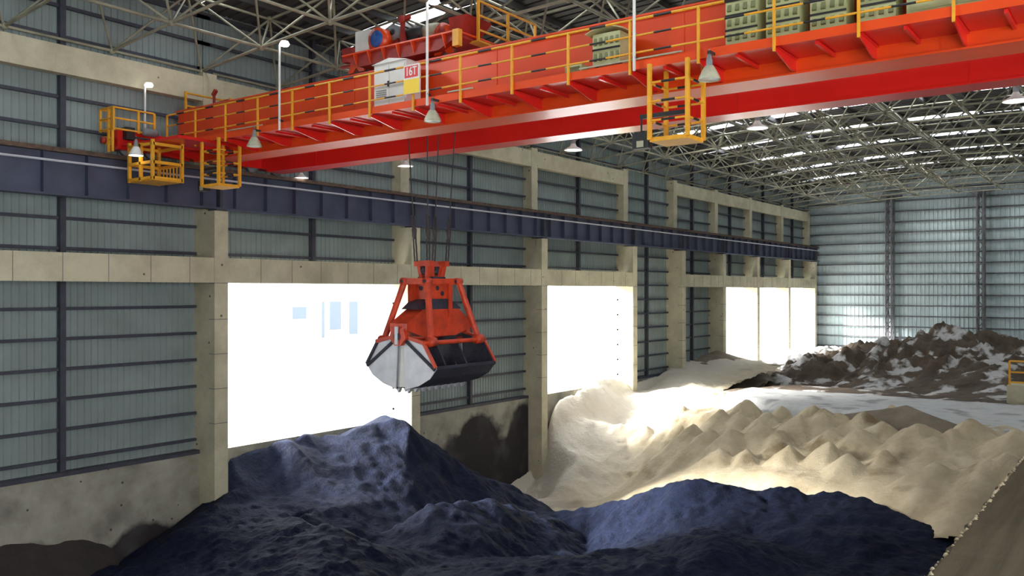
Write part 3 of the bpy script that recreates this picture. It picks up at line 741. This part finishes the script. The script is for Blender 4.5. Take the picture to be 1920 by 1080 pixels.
# ropes: a chain length above the grab, wire rope up to the trolley drum
RL = {0: 'leftmost hoist rope with chain above the grab', 1: 'second hoist rope from the left, above the grab centre', 2: 'third hoist rope from the left, above the grab centre', 3: 'rightmost hoist rope with chain above the grab'}
for k, (pb, pt, Yb) in enumerate(((780, 766, GYC - .45), (803, 801, GYC - .2), (813, 822, GYC + .2), (838, 852, GYC + .5))):
    a = at(pb, 492, Yb); a.z = .78
    c = at(pt, 262, Yb); c = a + (c - a) * ((5.8 - a.z) / (c.z - a.z))
    t_ = thing('hoist_rope', a, RL[k], 'rope', 'hoist ropes of the grab')
    m_ = a.lerp(c, .24)
    MB().tube(m_, c, .016, 6).build('wire_rope', M['rope'], t_)
    n = 11
    b = MB()
    for i in range(n):
        p, q = a.lerp(m_, i / n), a.lerp(m_, (i + 1.15) / n); ww = .045
        if i % 2: b.bar(p - Vector((ww, 0, 0)), q - Vector((ww, 0, 0)), .028); b.bar(p + Vector((ww, 0, 0)), q + Vector((ww, 0, 0)), .028)
        else: b.bar(p - Vector((0, ww, 0)), q - Vector((0, ww, 0)), .028); b.bar(p + Vector((0, ww, 0)), q + Vector((0, ww, 0)), .028)
    b.build('chain', M['rope'], t_)
    MB().lathe(a.lerp(m_, .62), [(.02, -.16), (.06, -.1), (.07, .1), (.02, .18)], 8).build('shackle', M['rope'], t_)

# ------------------------------------------------------------------ heaps
def vnoise(X, Y, f, seed):
    r = np.random.RandomState(seed); T = r.rand(256, 256)
    x = X * f + 500; y = Y * f + 500; xi = np.floor(x).astype(int); yi = np.floor(y).astype(int); fx = x - xi; fy = y - yi
    fx = fx*fx*(3-2*fx); fy = fy*fy*(3-2*fy); g = lambda a, b: T[a % 256, b % 256]
    return (g(xi, yi)*(1-fx) + g(xi+1, yi)*fx)*(1-fy) + (g(xi, yi+1)*(1-fx) + g(xi+1, yi+1)*fx)*fy
def fbm(X, Y, f, o, seed, ridged=False):
    s = 0; a = 1.; n = 0
    for i in range(o):
        v = vnoise(X, Y, f * 2.03**i, seed + i) * 2 - 1
        s = s + a * ((1 - 2*abs(v)) if ridged else v); n += a; a *= .5
    return s / n
def tin(pts, X, Y):
    """linear interpolation over a Delaunay mesh of the control points"""
    r = delaunay_2d_cdt([Vector((p[0], p[1])) for p in pts], [], [], 0, 1e-4)
    V, F, OV = r[0], r[2], r[3]
    z = np.array([pts[o[0]][2] if o else 0 for o in OV]); Z = np.full(X.shape, np.nan)
    for f in F:
        (a, b, c) = [V[i] for i in f]; den = (b.y-c.y)*(a.x-c.x)+(c.x-b.x)*(a.y-c.y)
        if abs(den) < 1e-9: continue
        l0 = ((b.y-c.y)*(X-c.x)+(c.x-b.x)*(Y-c.y))/den; l1 = ((c.y-a.y)*(X-c.x)+(a.x-c.x)*(Y-c.y))/den; l2 = 1-l0-l1
        mk = (l0 >= -1e-6) & (l1 >= -1e-6) & (l2 >= -1e-6)
        Z[mk] = (l0*z[f[0]]+l1*z[f[1]]+l2*z[f[2]])[mk]
    return Z
def smooth(Z, n):
    for _ in range(n):
        P = np.pad(Z, 1, mode='edge'); Z = (P[1:-1,1:-1]*2 + P[:-2,1:-1] + P[2:,1:-1] + P[1:-1,:-2] + P[1:-1,2:]) / 6
    return Z
def heap(name, X, Y, Z, mt, label, cat='heap', cut=None):
    ny, nx = X.shape
    keep = np.isfinite(Z) if cut is None else np.isfinite(Z) & cut
    idx = -np.ones(X.shape, int); idx[keep] = np.arange(keep.sum())
    vs_ = np.stack([X[keep], Y[keep], Z[keep]], 1)
    a, b, c, d = idx[:-1,:-1], idx[:-1,1:], idx[1:,1:], idx[1:,:-1]
    ok = (a >= 0) & (b >= 0) & (c >= 0) & (d >= 0)
    F = np.stack([a[ok], b[ok], c[ok], d[ok]], 1)
    o = vs_.mean(0); o[2] = vs_[:, 2].min()
    me = bpy.data.meshes.new(name); me.from_pydata((vs_ - o).tolist(), [], F.tolist()); me.materials.append(mt)
    me.polygons.foreach_set('use_smooth', [True] * len(me.polygons)); me.update()
    return tag(place(name, me, o, None, kind='stuff'), label, cat)

def grit(name, c1, c2, rough, sc_, bump, bsc, c3=None, c3lo=.55, c3hi=.7, c3sc=.4, spec=.3):
    m = bpy.data.materials.new(name); m.use_nodes = True; t = m.node_tree; b = t.nodes['Principled BSDF']; N = t.nodes.new; L = t.links.new
    b.inputs['Roughness'].default_value = rough; b.inputs['Specular IOR Level'].default_value = spec
    g = N('ShaderNodeNewGeometry'); n = N('ShaderNodeTexNoise'); n.inputs['Scale'].default_value = sc_; n.inputs['Detail'].default_value = 9; n.inputs['Roughness'].default_value = .65
    L(g.outputs['Position'], n.inputs['Vector']); r = N('ShaderNodeValToRGB'); r.color_ramp.elements[0].position = .3; r.color_ramp.elements[1].position = .7
    r.color_ramp.elements[0].color = (*c1, 1); r.color_ramp.elements[1].color = (*c2, 1); L(n.outputs['Fac'], r.inputs['Fac']); out = r.outputs['Color']
    if c3:
        n3 = N('ShaderNodeTexNoise'); n3.inputs['Scale'].default_value = c3sc; n3.inputs['Detail'].default_value = 7; L(g.outputs['Position'], n3.inputs['Vector'])
        mr = N('ShaderNodeMapRange'); mr.inputs['From Min'].default_value = c3lo; mr.inputs['From Max'].default_value = c3hi; L(n3.outputs['Fac'], mr.inputs['Value'])
        mx = N('ShaderNodeMixRGB'); mx.inputs['Color2'].default_value = (*c3, 1); L(mr.outputs[0], mx.inputs['Fac']); L(out, mx.inputs['Color1']); out = mx.outputs['Color']
    L(out, b.inputs['Base Color'])
    n2 = N('ShaderNodeTexNoise'); n2.inputs['Scale'].default_value = bsc; n2.inputs['Detail'].default_value = 8; n2.inputs['Roughness'].default_value = .7; L(g.outputs['Position'], n2.inputs['Vector'])
    bp = N('ShaderNodeBump'); bp.inputs['Strength'].default_value = bump; bp.inputs['Distance'].default_value = .15; L(n2.outputs['Fac'], bp.inputs['Height']); L(bp.outputs['Normal'], b.inputs['Normal'])
    return m
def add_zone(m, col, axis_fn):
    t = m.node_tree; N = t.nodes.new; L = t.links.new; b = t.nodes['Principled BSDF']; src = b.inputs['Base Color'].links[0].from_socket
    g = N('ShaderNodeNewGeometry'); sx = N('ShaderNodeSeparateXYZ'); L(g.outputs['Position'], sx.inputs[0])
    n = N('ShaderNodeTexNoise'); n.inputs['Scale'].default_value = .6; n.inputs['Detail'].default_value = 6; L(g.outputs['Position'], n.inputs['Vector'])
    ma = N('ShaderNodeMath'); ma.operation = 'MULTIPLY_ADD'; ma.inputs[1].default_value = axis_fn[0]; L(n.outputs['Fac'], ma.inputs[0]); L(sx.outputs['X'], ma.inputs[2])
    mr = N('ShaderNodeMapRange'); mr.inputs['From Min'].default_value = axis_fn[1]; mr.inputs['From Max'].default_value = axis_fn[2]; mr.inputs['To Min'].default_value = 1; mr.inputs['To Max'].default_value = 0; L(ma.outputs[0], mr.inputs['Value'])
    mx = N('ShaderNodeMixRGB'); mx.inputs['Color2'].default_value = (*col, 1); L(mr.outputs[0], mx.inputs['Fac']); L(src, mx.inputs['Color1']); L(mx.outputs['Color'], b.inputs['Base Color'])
COAL = grit('wet_coal_fines', (.0045, .0068, .020), (.014, .022, .056), .7, 3, 1., 6, spec=.12)
SAND = grit('pale_sand', (.46, .37, .23), (.68, .58, .40), .9, 1.2, .7, 4, (.25, .18, .10), .57, .68, .45)
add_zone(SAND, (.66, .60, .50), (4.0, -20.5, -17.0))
POWD = grit('white_powder', (.50, .50, .48), (.62, .61, .59), .9, 1.5, .5, 4, (.33, .32, .31), .55, .65, .8)
MUDD = grit('brown_clay_rubble', (.07, .05, .035), (.16, .12, .085), .85, .9, .9, 2.5, (.60, .58, .56), .53, .60, .75)  # white patches paint the light on the lumps' faces into the colour
MUD2 = grit('brown_grit', (.16, .125, .09), (.27, .22, .16), .9, .9, .5, 4)

def K(px, py, d): v = atx(px, py, -d); return (v.x, v.y, v.z)      # by distance from the left wall side
def KZ(px, py, z): v = atz(px, py, z); return (v.x, v.y, v.z)
def KT(px, py, t): u = (px - 960) / FPX; return (t * (-SN + CS * u), t * (CS + SN * u), (546 - py) / FPX * t)
def KY(px, py, Y): v = at(px, py, Y); return (v.x, v.y, v.z)

coal = [
 # foot of the left wall and the opening sill
 (-24.82, 9, -7.6), (-24.82, 12.0, -8.2), (-24.82, 13.3, -8.3), K(230, 1047, 24.8), K(300, 1003, 24.8), K(365, 952, 24.8), K(405, 905, 24.75), K(428, 850, 24.8),
 K(450, 838, 24.8), K(500, 829, 24.8), K(540, 821, 24.8), K(575, 811, 24.6), K(600, 815, 24.8), K(625, 818, 24.8), K(680, 798, 24.7), (-24.8, 25, -4.9), (-24.1, 20, -5.25), (-24.1, 22.5, -5.3), K(560, 835, 24.5), K(500, 850, 24.5), K(740, 782, 23.2),
 K(700, 794, 23.8), K(768, 800, 22.7), (-24.8, 26.5, -5.6), (-24.8, 28.5, -7.5), (-24.8, 31, -9.5),
 # right flank of the peak
 K(790, 820, 22.4), K(820, 843, 22.2), K(850, 862, 22.0), K(895, 884, 21.6), K(925, 900, 21.2), K(985, 925, 20.4), K(1020, 945, 19.9), K(1060, 974, 19.1),
 (-23.5, 28.5, -8.8), (-22.5, 30.5, -9.8), (-20, 31.5, -10.4), (-17.5, 32, -10.4),
 # first ridge by the column
 K(440, 880, 24.3), K(455, 912, 23.7), K(480, 940, 23.2), K(515, 975, 21.5), K(535, 985, 20.9), K(560, 990, 21.6), K(640, 1012, 19.9), K(700, 1036, 19.0), K(470, 880, 24.3), K(500, 905, 23.9), K(540, 935, 23.0),
 # the bowl
 K(520, 870, 24.2), K(600, 850, 24.0), K(600, 900, 22.8), K(560, 930, 22.6), K(600, 960, 21.2), K(660, 870, 22.9), K(650, 930, 21.5), K(700, 900, 22.0), K(690, 970, 20.3), K(720, 1000, 19.6),
 K(700, 840, 23.0), K(740, 830, 22.8), K(560, 965, 21.7),
 # spur down from the peak
 K(764, 830, 22.2), K(760, 860, 21.9), K(754, 888, 21.5), K(770, 900, 21.2), K(775, 940, 20.5), K(760, 975, 20.0), K(790, 985, 19.6), K(765, 1005, 19.4),
 K(800, 870, 21.7), K(830, 905, 21.3), K(860, 915, 21.0), K(880, 890, 21.3), K(900, 925, 20.5), K(920, 935, 20.1), K(950, 915, 20.6), K(985, 945, 19.8), K(1020, 965, 19.2), K(860, 955, 20.0), K(930, 955, 19.7), K(990, 970, 19.1),
 # middle mound
 K(800, 950, 18.9), K(840, 945, 18.6), K(920, 940, 18.4), K(980, 955, 18.2), K(1040, 975, 17.8), K(1080, 1000, 17.2), K(900, 1000, 17.1), K(980, 1010, 16.8), K(830, 1010, 17.4), K(1040, 1030, 16.2),
 K(900, 1050, 16.2), K(1000, 1060, 15.8), K(800, 1040, 17.2), 
 # near left mound
 K(300, 1040, 22.9), K(340, 990, 23.2), K(400, 950, 23.5), K(400, 1000, 22.0), K(460, 970, 22.2), K(350, 1075, 21.2), K(450, 1040, 19.9), K(530, 1010, 19.4), K(575, 980, 19.1), K(640, 998, 17.9), K(693, 1021, 17.3), K(740, 1045, 16.8),
 K(775, 1066, 16.4), K(560, 1060, 17.4), K(650, 1075, 16.3), K(750, 1085, 15.8), K(545, 968, 20.0),
 # right field and its crest
 K(1100, 1010, 16.8), K(1098, 1045, 15.6), K(1085, 960, 18.3),
 KT(1110,951,33.5), KT(1180,931,32.5), KT(1240,915,31.5), KT(1300,900,30.5), KT(1350,905,30.3), KT(1385,920,30), KT(1420,926,30), KT(1450,914,29.8), KT(1480,912,29.8), KT(1510,930,29.5), KT(1550,935,29), KT(1590,928,29), KT(1640,945,28), KT(1690,965,27.5), KT(1730,985,26.5), KT(1775,1005,26),
 KT(1150,960,31.5), KT(1180,1000,30), KT(1240,960,30), KT(1300,945,29.5), KT(1335,960,29), KT(1280,990,28), KT(1340,985,27.5), KT(1400,965,28.3), KT(1440,950,28.8), KT(1480,955,28.5), KT(1540,960,28), KT(1600,960,27.5), KT(1650,990,26.5),
 KT(1400,1000,27), KT(1440,1020,26), KT(1500,990,27), KT(1560,1005,25.5), KT(1600,1000,25.3), KT(1630,1030,24.5), KT(1540,1045,24.8), KT(1600,1070,23.5), KT(1500,1035,25.5), KT(1700,1040,24.5), KT(1480,1000,26.5),
 # nearest mound bottom right
 KT(1180,1050,25), KT(1230,1025,24), KT(1290,1008,23), KT(1345,1003,22.5), KT(1400,1025,22.5), KT(1450,1055,22), KT(1490,1080,22), KT(1300,1060,21), KT(1120,1075,26), KT(1400,1075,20.8),
 # out of frame
 (-22, 9, -8.2), (-18, 10, -8.5), (-14, 10, -8.6), (-10, 11, -8.2), (-6, 12, -8.0), (-2.2, 14, -7.9), (-2.2, 20, -7.6), (-2.2, 25, -7.4), (-2.2, 28, -7.9), (-2.2, 34, -10.3), (-10, 35, -10.4), (-14, 34.5, -10.4), (-6, 34, -10.4),
]
x = np.arange(-24.82, -2.1, .09); y = np.arange(9.05, 34, .09); X, Y = np.meshgrid(x, y)
Z = tin(coal, X, Y)
Zs = smooth(np.where(np.isfinite(Z), Z, -9.5), 1)
Z = np.where(np.isfinite(Z), Zs, np.nan)
edge = np.clip((X + 24.85) / 1.5, .05, 1)
Z += edge * (.10 * fbm(X, Y, .55, 3, 3, True) + .11 * fbm(X + .5*Y, Y - .3*X, 1.3, 4, 9, True) + .06 * fbm(X, Y, 4, 3, 21))
heap('coal_heap', X, Y, Z, COAL, 'huge blue-black heap of coal fines filling the foreground below the grab')

# small dark clay heap at the foot of the left wall
x = np.arange(-24.85, -22.0, .08); y = np.arange(9.6, 14.6, .08); X, Y = np.meshgrid(x, y)
Z = -6.75 - (X + 24.9) * .95 - .45 * np.clip(Y - 12.4, 0, 9) ** 1.7 + .22 * np.sin(Y * 1.9) + .14 * fbm(X, Y, 1.1, 4, 5) - .1 * np.clip(12.0 - Y, 0, 3)
heap('clay_heap', X, Y, Z, grit('dark_clay', (.035, .03, .03), (.065, .05, .045), .9, 1.2, .6, 4), 'low dark brown heap against the stained wall at bottom left')

sand = [
 (-24.8, 26.5, -8.8), (-24.8, 30, -9.3), (-24.6, 34.4, -9.6), (-24.6, 35.7, -8.8), (-24.6, 36.7, -6.4), (-24.8, 38, -5.1), (-24.8, 41, -4.75), (-24.8, 44.2, -5.0), (-24.8, 46, -4.6), (-24.8, 50, -4.8), (-24.8, 57, -4.4),
 K(985, 930, 24.2), K(1010, 940, 23.4), K(1025, 900, 23.6), K(1040, 760, 24.3), K(1100, 738, 24.2), K(1170, 742, 24.0), K(1040, 820, 23.6), K(1080, 785, 23.7), K(1130, 785, 23.4), K(1180, 780, 22.6), K(1050, 900, 21.9), K(1085, 865, 21.8), K(1130, 850, 21.7), K(1160, 800, 22.6), K(1030, 935, 21.6),
 K(1065, 950, 20.4), K(1060, 978, 19.3), K(1100, 940, 19.8), K(1180, 875, 20.0), K(1150, 895, 20.2), K(1210, 797, 20.8), K(1195, 800, 21.2),
 K(1240, 845, 19.3), K(1210, 900, 18.6), K(1290, 870, 17.4),
 (-18.5, 27.5, -10.4), (-16, 28.5, -10.2), (-13, 29.3, -9.6), (-8, 29.6, -9.3), (-2.2, 28.2, -7.9), (-2.2, 33, -6.3), (-2, 38, -5.8),
 KY(1300, 885, 32), KY(1400, 885, 32), KY(1500, 900, 31.2), KY(1600, 925, 30.6), KY(1700, 945, 29.8), KY(1780, 970, 29.3),
 KY(1380, 840, 34.5), KY(1330, 850, 34.2), KY(1480, 845, 34), KY(1540, 840, 34), KY(1600, 865, 33), KY(1650, 890, 31.8), KY(1720, 900, 31.5), KY(1800, 895, 31.8), KY(1860, 885, 31.8), KY(1900, 870, 31.8),
 KY(1300, 805, 36.5), KY(1400, 806, 36.5), KY(1500, 806, 36.3), KY(1600, 815, 35.6), KY(1700, 825, 34.8), KY(1800, 832, 34.2), KY(1900, 835, 33.8),
 KY(1260, 765, 39.5), KY(1350, 768, 39.5), KY(1450, 772, 39.2), KY(1550, 778, 38), KY(1700, 793, 36.6), KY(1850, 808, 35.2), KY(1920, 815, 34.6),
 KY(1350, 740, 43), KY(1500, 748, 42), KY(1700, 770, 39.5), KY(1900, 790, 37.5),
 KY(1210, 730, 46), KY(1300, 725, 46), KY(1400, 728, 46), (-2, 42, -5.4), (-2, 50, -5.6), (-10, 50, -5.6), (-16, 50, -5.5), (-2, 57, -5.6), (-12, 57, -5.6),
]
x = np.arange(-24.8, -2.1, .1); y = np.arange(26.0, 57, .1); X, Y = np.meshgrid(x, y)
Z = tin(sand, X, Y); base = smooth(np.where(np.isfinite(Z), Z, -9), 4); ok = np.isfinite(Z)
dip = np.clip((Y - 31.5) / 3, 0, 1) * np.clip((X + 21.5) / 2.5, 0, 1) * np.clip((48 - Y) / 2, 0, 1)
Z = base - .30 * dip
def cone(Z, c, slope, seed, n=5, sharp=.75):
    r = np.random.RandomState(seed); dx, dy = X - c[0], Y - c[1]; d = np.hypot(dx, dy)
    f = np.full(X.shape, -1e9); a0 = r.rand() * 6.28
    for i in range(n):
        a = a0 + 6.283 * (i + r.rand() * .6) / n; f = np.maximum(f, (dx*math.cos(a) + dy*math.sin(a)) * (.85 + .5 * r.rand()))
    dd = sharp * np.maximum(f, .55 * d) + (1 - sharp) * d
    return np.maximum(Z, c[2] - slope * dd)
def yfront(x): return 40.3 - (x + 14.3) * .42 if x > -14.3 else 42.6
pk = [(1358,734,44),(1402,744,43.3),(1352,765,41.8),(1385,770,41),(1300,792,39.6),(1330,800,38.8),(1440,768,41.8),(1466,758,42.6),(1500,778,40.6),(1525,756,42.4),(1575,772,40.6),(1545,762,41.6),(1620,768,40.4),(1655,788,39),
      (1675,756,41.5),(1720,792,38.6),(1820,780,39),(1785,800,38.4),(1852,856,34.4),(1555,828,36.2),(1462,806,38.2),(1400,838,36.3),(1212,796,39.0),(1250,800,39.3),(1660,838,36.4),(1755,862,34.4),(1590,846,35.2),(1705,882,33.6),(1350,840,36.0),
      (1240,815,38.6),(1610,800,38.5),(1690,815,37.6),(1480,828,36.8),(1890,845,35.8),(1560,800,38.8),(1750,815,37.6),(1430,790,39.6),(1270,825,37.6),(1905,800,39.5),(1370,800,38.6)]
for i, (a, b_, c) in enumerate(pk):
    h = .35 + .35 * ((i * 5) % 7) / 6; c = 30.0
    while c < 46:
        q = at(a, b_, c); j, k = int((q.y - 26) / .1), min(max(int((q.x + 24.8) / .1), 0), X.shape[1] - 1)
        if q.z <= base[j, k] + h: break
        c += .1
    Z = cone(Z, (q.x, q.y, q.z), .76 + .2 * ((i * 7) % 5) / 4, i + 3, 4 + i % 3)
rr = np.random.RandomState(5)
for i in range(60):
    xx, yq = rr.uniform(-19.5, -2.5), rr.uniform(34.0, 45.0); j, k = int((yq - 26) / .1), int((xx + 24.8) / .1)
    if yq > yfront(xx) - 1.2: continue
    Z = cone(Z, (xx, yq, base[j, k] + .15 - .4 * rr.rand()), .78 + .2 * rr.rand(), 100 + i, 4 + i % 3)
Z = smooth(Z, 1)
Z += .13 * fbm(X, Y, .9, 4, 33) + .09 * fbm(X, Y, 1.8, 4, 8, True) * np.clip((Y - 31) / 4, .2, 1)
ok &= (Y < 46.5) | (X < -19.5)
heap('sand_heap', X, Y, np.where(ok, Z, np.nan), SAND, 'wide field of pale beige sand cones in the middle of the hall')

# white powder bank across the hall behind the sand
x = np.arange(-20.5, -.5, .12); y = np.arange(33.5, 46.6, .12); X, Y = np.meshgrid(x, y)
yf = np.where(X > -14.3, 40.3 - (X + 14.3) * .42, 40.3 - (X + 14.3) * .55)
Zr = -5.13 - .6 * np.clip(yf - Y, 0, 9) - .6 * np.clip(Y - 45.6, 0, 9) - .3 * np.clip(-17.5 - X, 0, 9) + .05 * fbm(X, Y, .5, 4, 4)
heap('powder_bank', X, Y, Zr, POWD, 'long flat-topped bank of white powder running across the hall behind the sand', cut=Zr > -7)
q = at(1700, 760, 37.4)
x = np.arange(-14.5, -3.5, .1); y = np.arange(34.5, 40.5, .1); X, Y = np.meshgrid(x, y)
Zm = q.z - .62 * np.hypot((X - q.x) * .42, (Y - q.y) * 1.0 + (X - q.x) * .42) + .06 * fbm(X, Y, 1.1, 4, 14)
heap('grit_mound', X, Y, Zm, MUD2, 'low grey-brown grit mound lying between the sand cones and the white bank', cut=Zm > -6.6)

# brown rubble mountain against the end wall
rub = [KY(1440,727,46.2), KY(1600,737,46.0), KY(1750,751,45.6), KY(1925,767,45.0), (-2,45,-5.3), (0,45.2,-5.3), (-20, 46.4, -5.6), (-24, 47, -5.6), KY(1500,722,50), KY(1700,735,50), KY(1850,745,49), KY(1430,733,52), KY(1560,745,52), KY(1700,755,51), KY(1800,765,50), KY(1920,775,49.5), KY(1580,722,57), KY(1600,690,60), KY(1640,655,63), KY(1700,642,64), KY(1735,632,64.5), KY(1770,619,65), KY(1800,634,65), KY(1830,636,65), KY(1880,645,65), KY(1925,668,64),
       KY(1650,700,58), KY(1700,690,59), KY(1760,680,59.5), KY(1840,690,58.5), KY(1900,700,57), KY(1720,730,54.5), KY(1620,725,55), KY(1800,735,54), KY(1880,735,53.5),
       (-24.8, 53, -6.5), (-24.8, 78, -7), (-18, 76, -6.5), (-10, 76, -6), (0, 76, -6), (0, 50, -6), (0, 66, -4.5), KY(1540,745,56)]
x = np.arange(-20.5, -.3, .13); y = np.arange(45.2, 76, .13); X, Y = np.meshgrid(x, y)
Z = tin(rub, X, Y); ok = np.isfinite(Z); Z = smooth(np.where(ok, Z, -8), 3)
amp = np.clip((Y - 54) / 6, .1, 1)
Z += amp * (.75 * fbm(X, Y, .5, 4, 51, True) + .38 * fbm(X, Y, 1.5, 3, 52, True) + .2 * fbm(X, Y, .9, 2, 57))
heap('rubble_heap', X, Y, np.where(ok, Z, np.nan), MUDD, 'dark brown lumpy clay heap against the end wall, its lit faces painted as white streaks')

# pale heap in front of the far openings
pal = [KY(1340,745,54), KY(1400,735,56), KY(1440,690,64), KY(1470,665,66), KY(1505,648,68), KY(1530,655,68), KY(1560,672,67), KY(1590,692,66), KY(1610,715,62), KY(1480,720,58), KY(1550,720,59), KY(1430,722,58),
       KY(1395,700,60), (-24.8, 53, -5.6), (-24.8, 58, -5.0), (-24.8, 64, -5.5), (-24.8, 72, -5.3), (-24.8, 77.5, -5.3), (-20, 77.5, -5), (-14, 77.5, -7), (-14, 60, -7), (-16, 54, -6.5)]
x = np.arange(-24.8, -13, .13); y = np.arange(52.5, 77.6, .13); X, Y = np.meshgrid(x, y)
Z = tin(pal, X, Y); ok = np.isfinite(Z); Z = smooth(np.where(ok, Z, -8), 2)
Z += .35 * fbm(X, Y, .6, 4, 61, True) + .1 * fbm(X, Y, 2, 3, 62, True)
heap('pale_heap', X, Y, np.where(ok, Z, np.nan), POWD, 'white lumpy powder heap in front of the far daylight openings')

# small brown heap at the foot of the sixth column
x = np.arange(-24.8, -20, .1); y = np.arange(48.5, 61, .1); X, Y = np.meshgrid(x, y)
q = at(1352, 690, 56.5)
d = np.hypot((X + 24.2) * .8, (Y - 56.5) * .42)
Z = -4.05 - .5 * d + .15 * fbm(X, Y, .8, 4, 71)
heap('brown_heap', X, Y, Z, MUD2, 'small brown heap at the foot of the dividing column left of the far openings', cut=Z > -6.6)

# ------------------------------------------------------------------ concrete bay wall at bottom right
pw = thing('bay_wall', (-1.4, 16, FL), 'thick smooth concrete bay wall whose top crosses the bottom right corner', 'wall')
yy = 1.2
pts = []
b = MB()
ys = np.arange(2.0, 28.01, .25); vs_ = []
for i, y_ in enumerate(ys):
    j = .03 * math.sin(i * 2.3) + .02 * math.sin(i * 5.1)
    vs_ += [(-2.0 + j, y_, -3.06), (-1.93 + j * .5, y_, -2.99 + j * .3), (-.7, y_, -2.95), (-.7, y_, FL), (-2.0, y_, FL)]
n = len(ys); fs = []
for i in range(n - 1):
    for k in range(5): fs.append((5*i+k, 5*i+(k+1) % 5, 5*i+5+(k+1) % 5, 5*i+5+k))
fs += [tuple(range(4, -1, -1)), tuple(5*(n-1)+k for k in range(5))]
b.add(vs_, fs); b.build('wall_body', M['platc'], pw)
# lip of spilt sand along its edge
b = MB()
for i in range(150):
    y_ = 4 + i * .155; r = .012 + .03 * random.random()
    b.lathe((-1.97 + .04 * random.random(), y_ + .1 * random.random(), -3.01), [(.001, -r), (r, 0), (r * .6, r * .7), (.001, r)], 5)
b.build('spilt_sand', SAND, pw, kind='stuff')

# yellow guard rail and block at the far right
t_ = thing('guard_rail', at(1893, 720, 50), 'small yellow guard rail standing on a concrete block at the right picture edge', 'railing')
a = at(1893, 720, 50)
for dx in (0, 1.1, 2.2): MB().bar((a.x + dx, 50, a.z - .05), (a.x + dx, 50, a.z + 1.15), .09).build('rail_post', M['yel'], t_)
for z in (.1, .6, 1.15): MB().bar((a.x, 50, a.z + z), (a.x + 2.2, 50, a.z + z), .08).build('rail_bar', M['yel'], t_)
t_ = thing('concrete_block', (a.x + 1.2, 50.2, FL), 'pale concrete block under the yellow guard rail at the right edge', 'block')
MB().box(a.x - .1, a.x + 2.6, 49.8, 51.5, FL, a.z - .05).build('block_body', M['conc'], t_)

# ------------------------------------------------------------------ outside
ob = thing('yard_building', (-82, 36, SILL - .45), 'sunlit white building with blue windows beyond the first daylight opening', 'building')
bxw = -78.0
MB().box(-90, bxw, 10, 120, SILL - .45, 10.0).build('wall', M['outw'], ob)
for (p0, p1, q0, q1) in ((545, 576, 572, 602), (600, 610, 562, 640), (615, 641, 562, 622), (652, 672, 562, 630)):
    a = atx(p0, q1, bxw + .1); c = atx(p1, q0, bxw + .1)
    f = MB().box(bxw, bxw + .15, a.y, c.y, max(a.z, SILL - .4), c.z).build('window', M['outw'], ob)
    MB().box(bxw + .15, bxw + .2, a.y + .2, c.y - .2, max(a.z, SILL - .4) + .2, c.z - .2).build('pane', M['outb'], f)
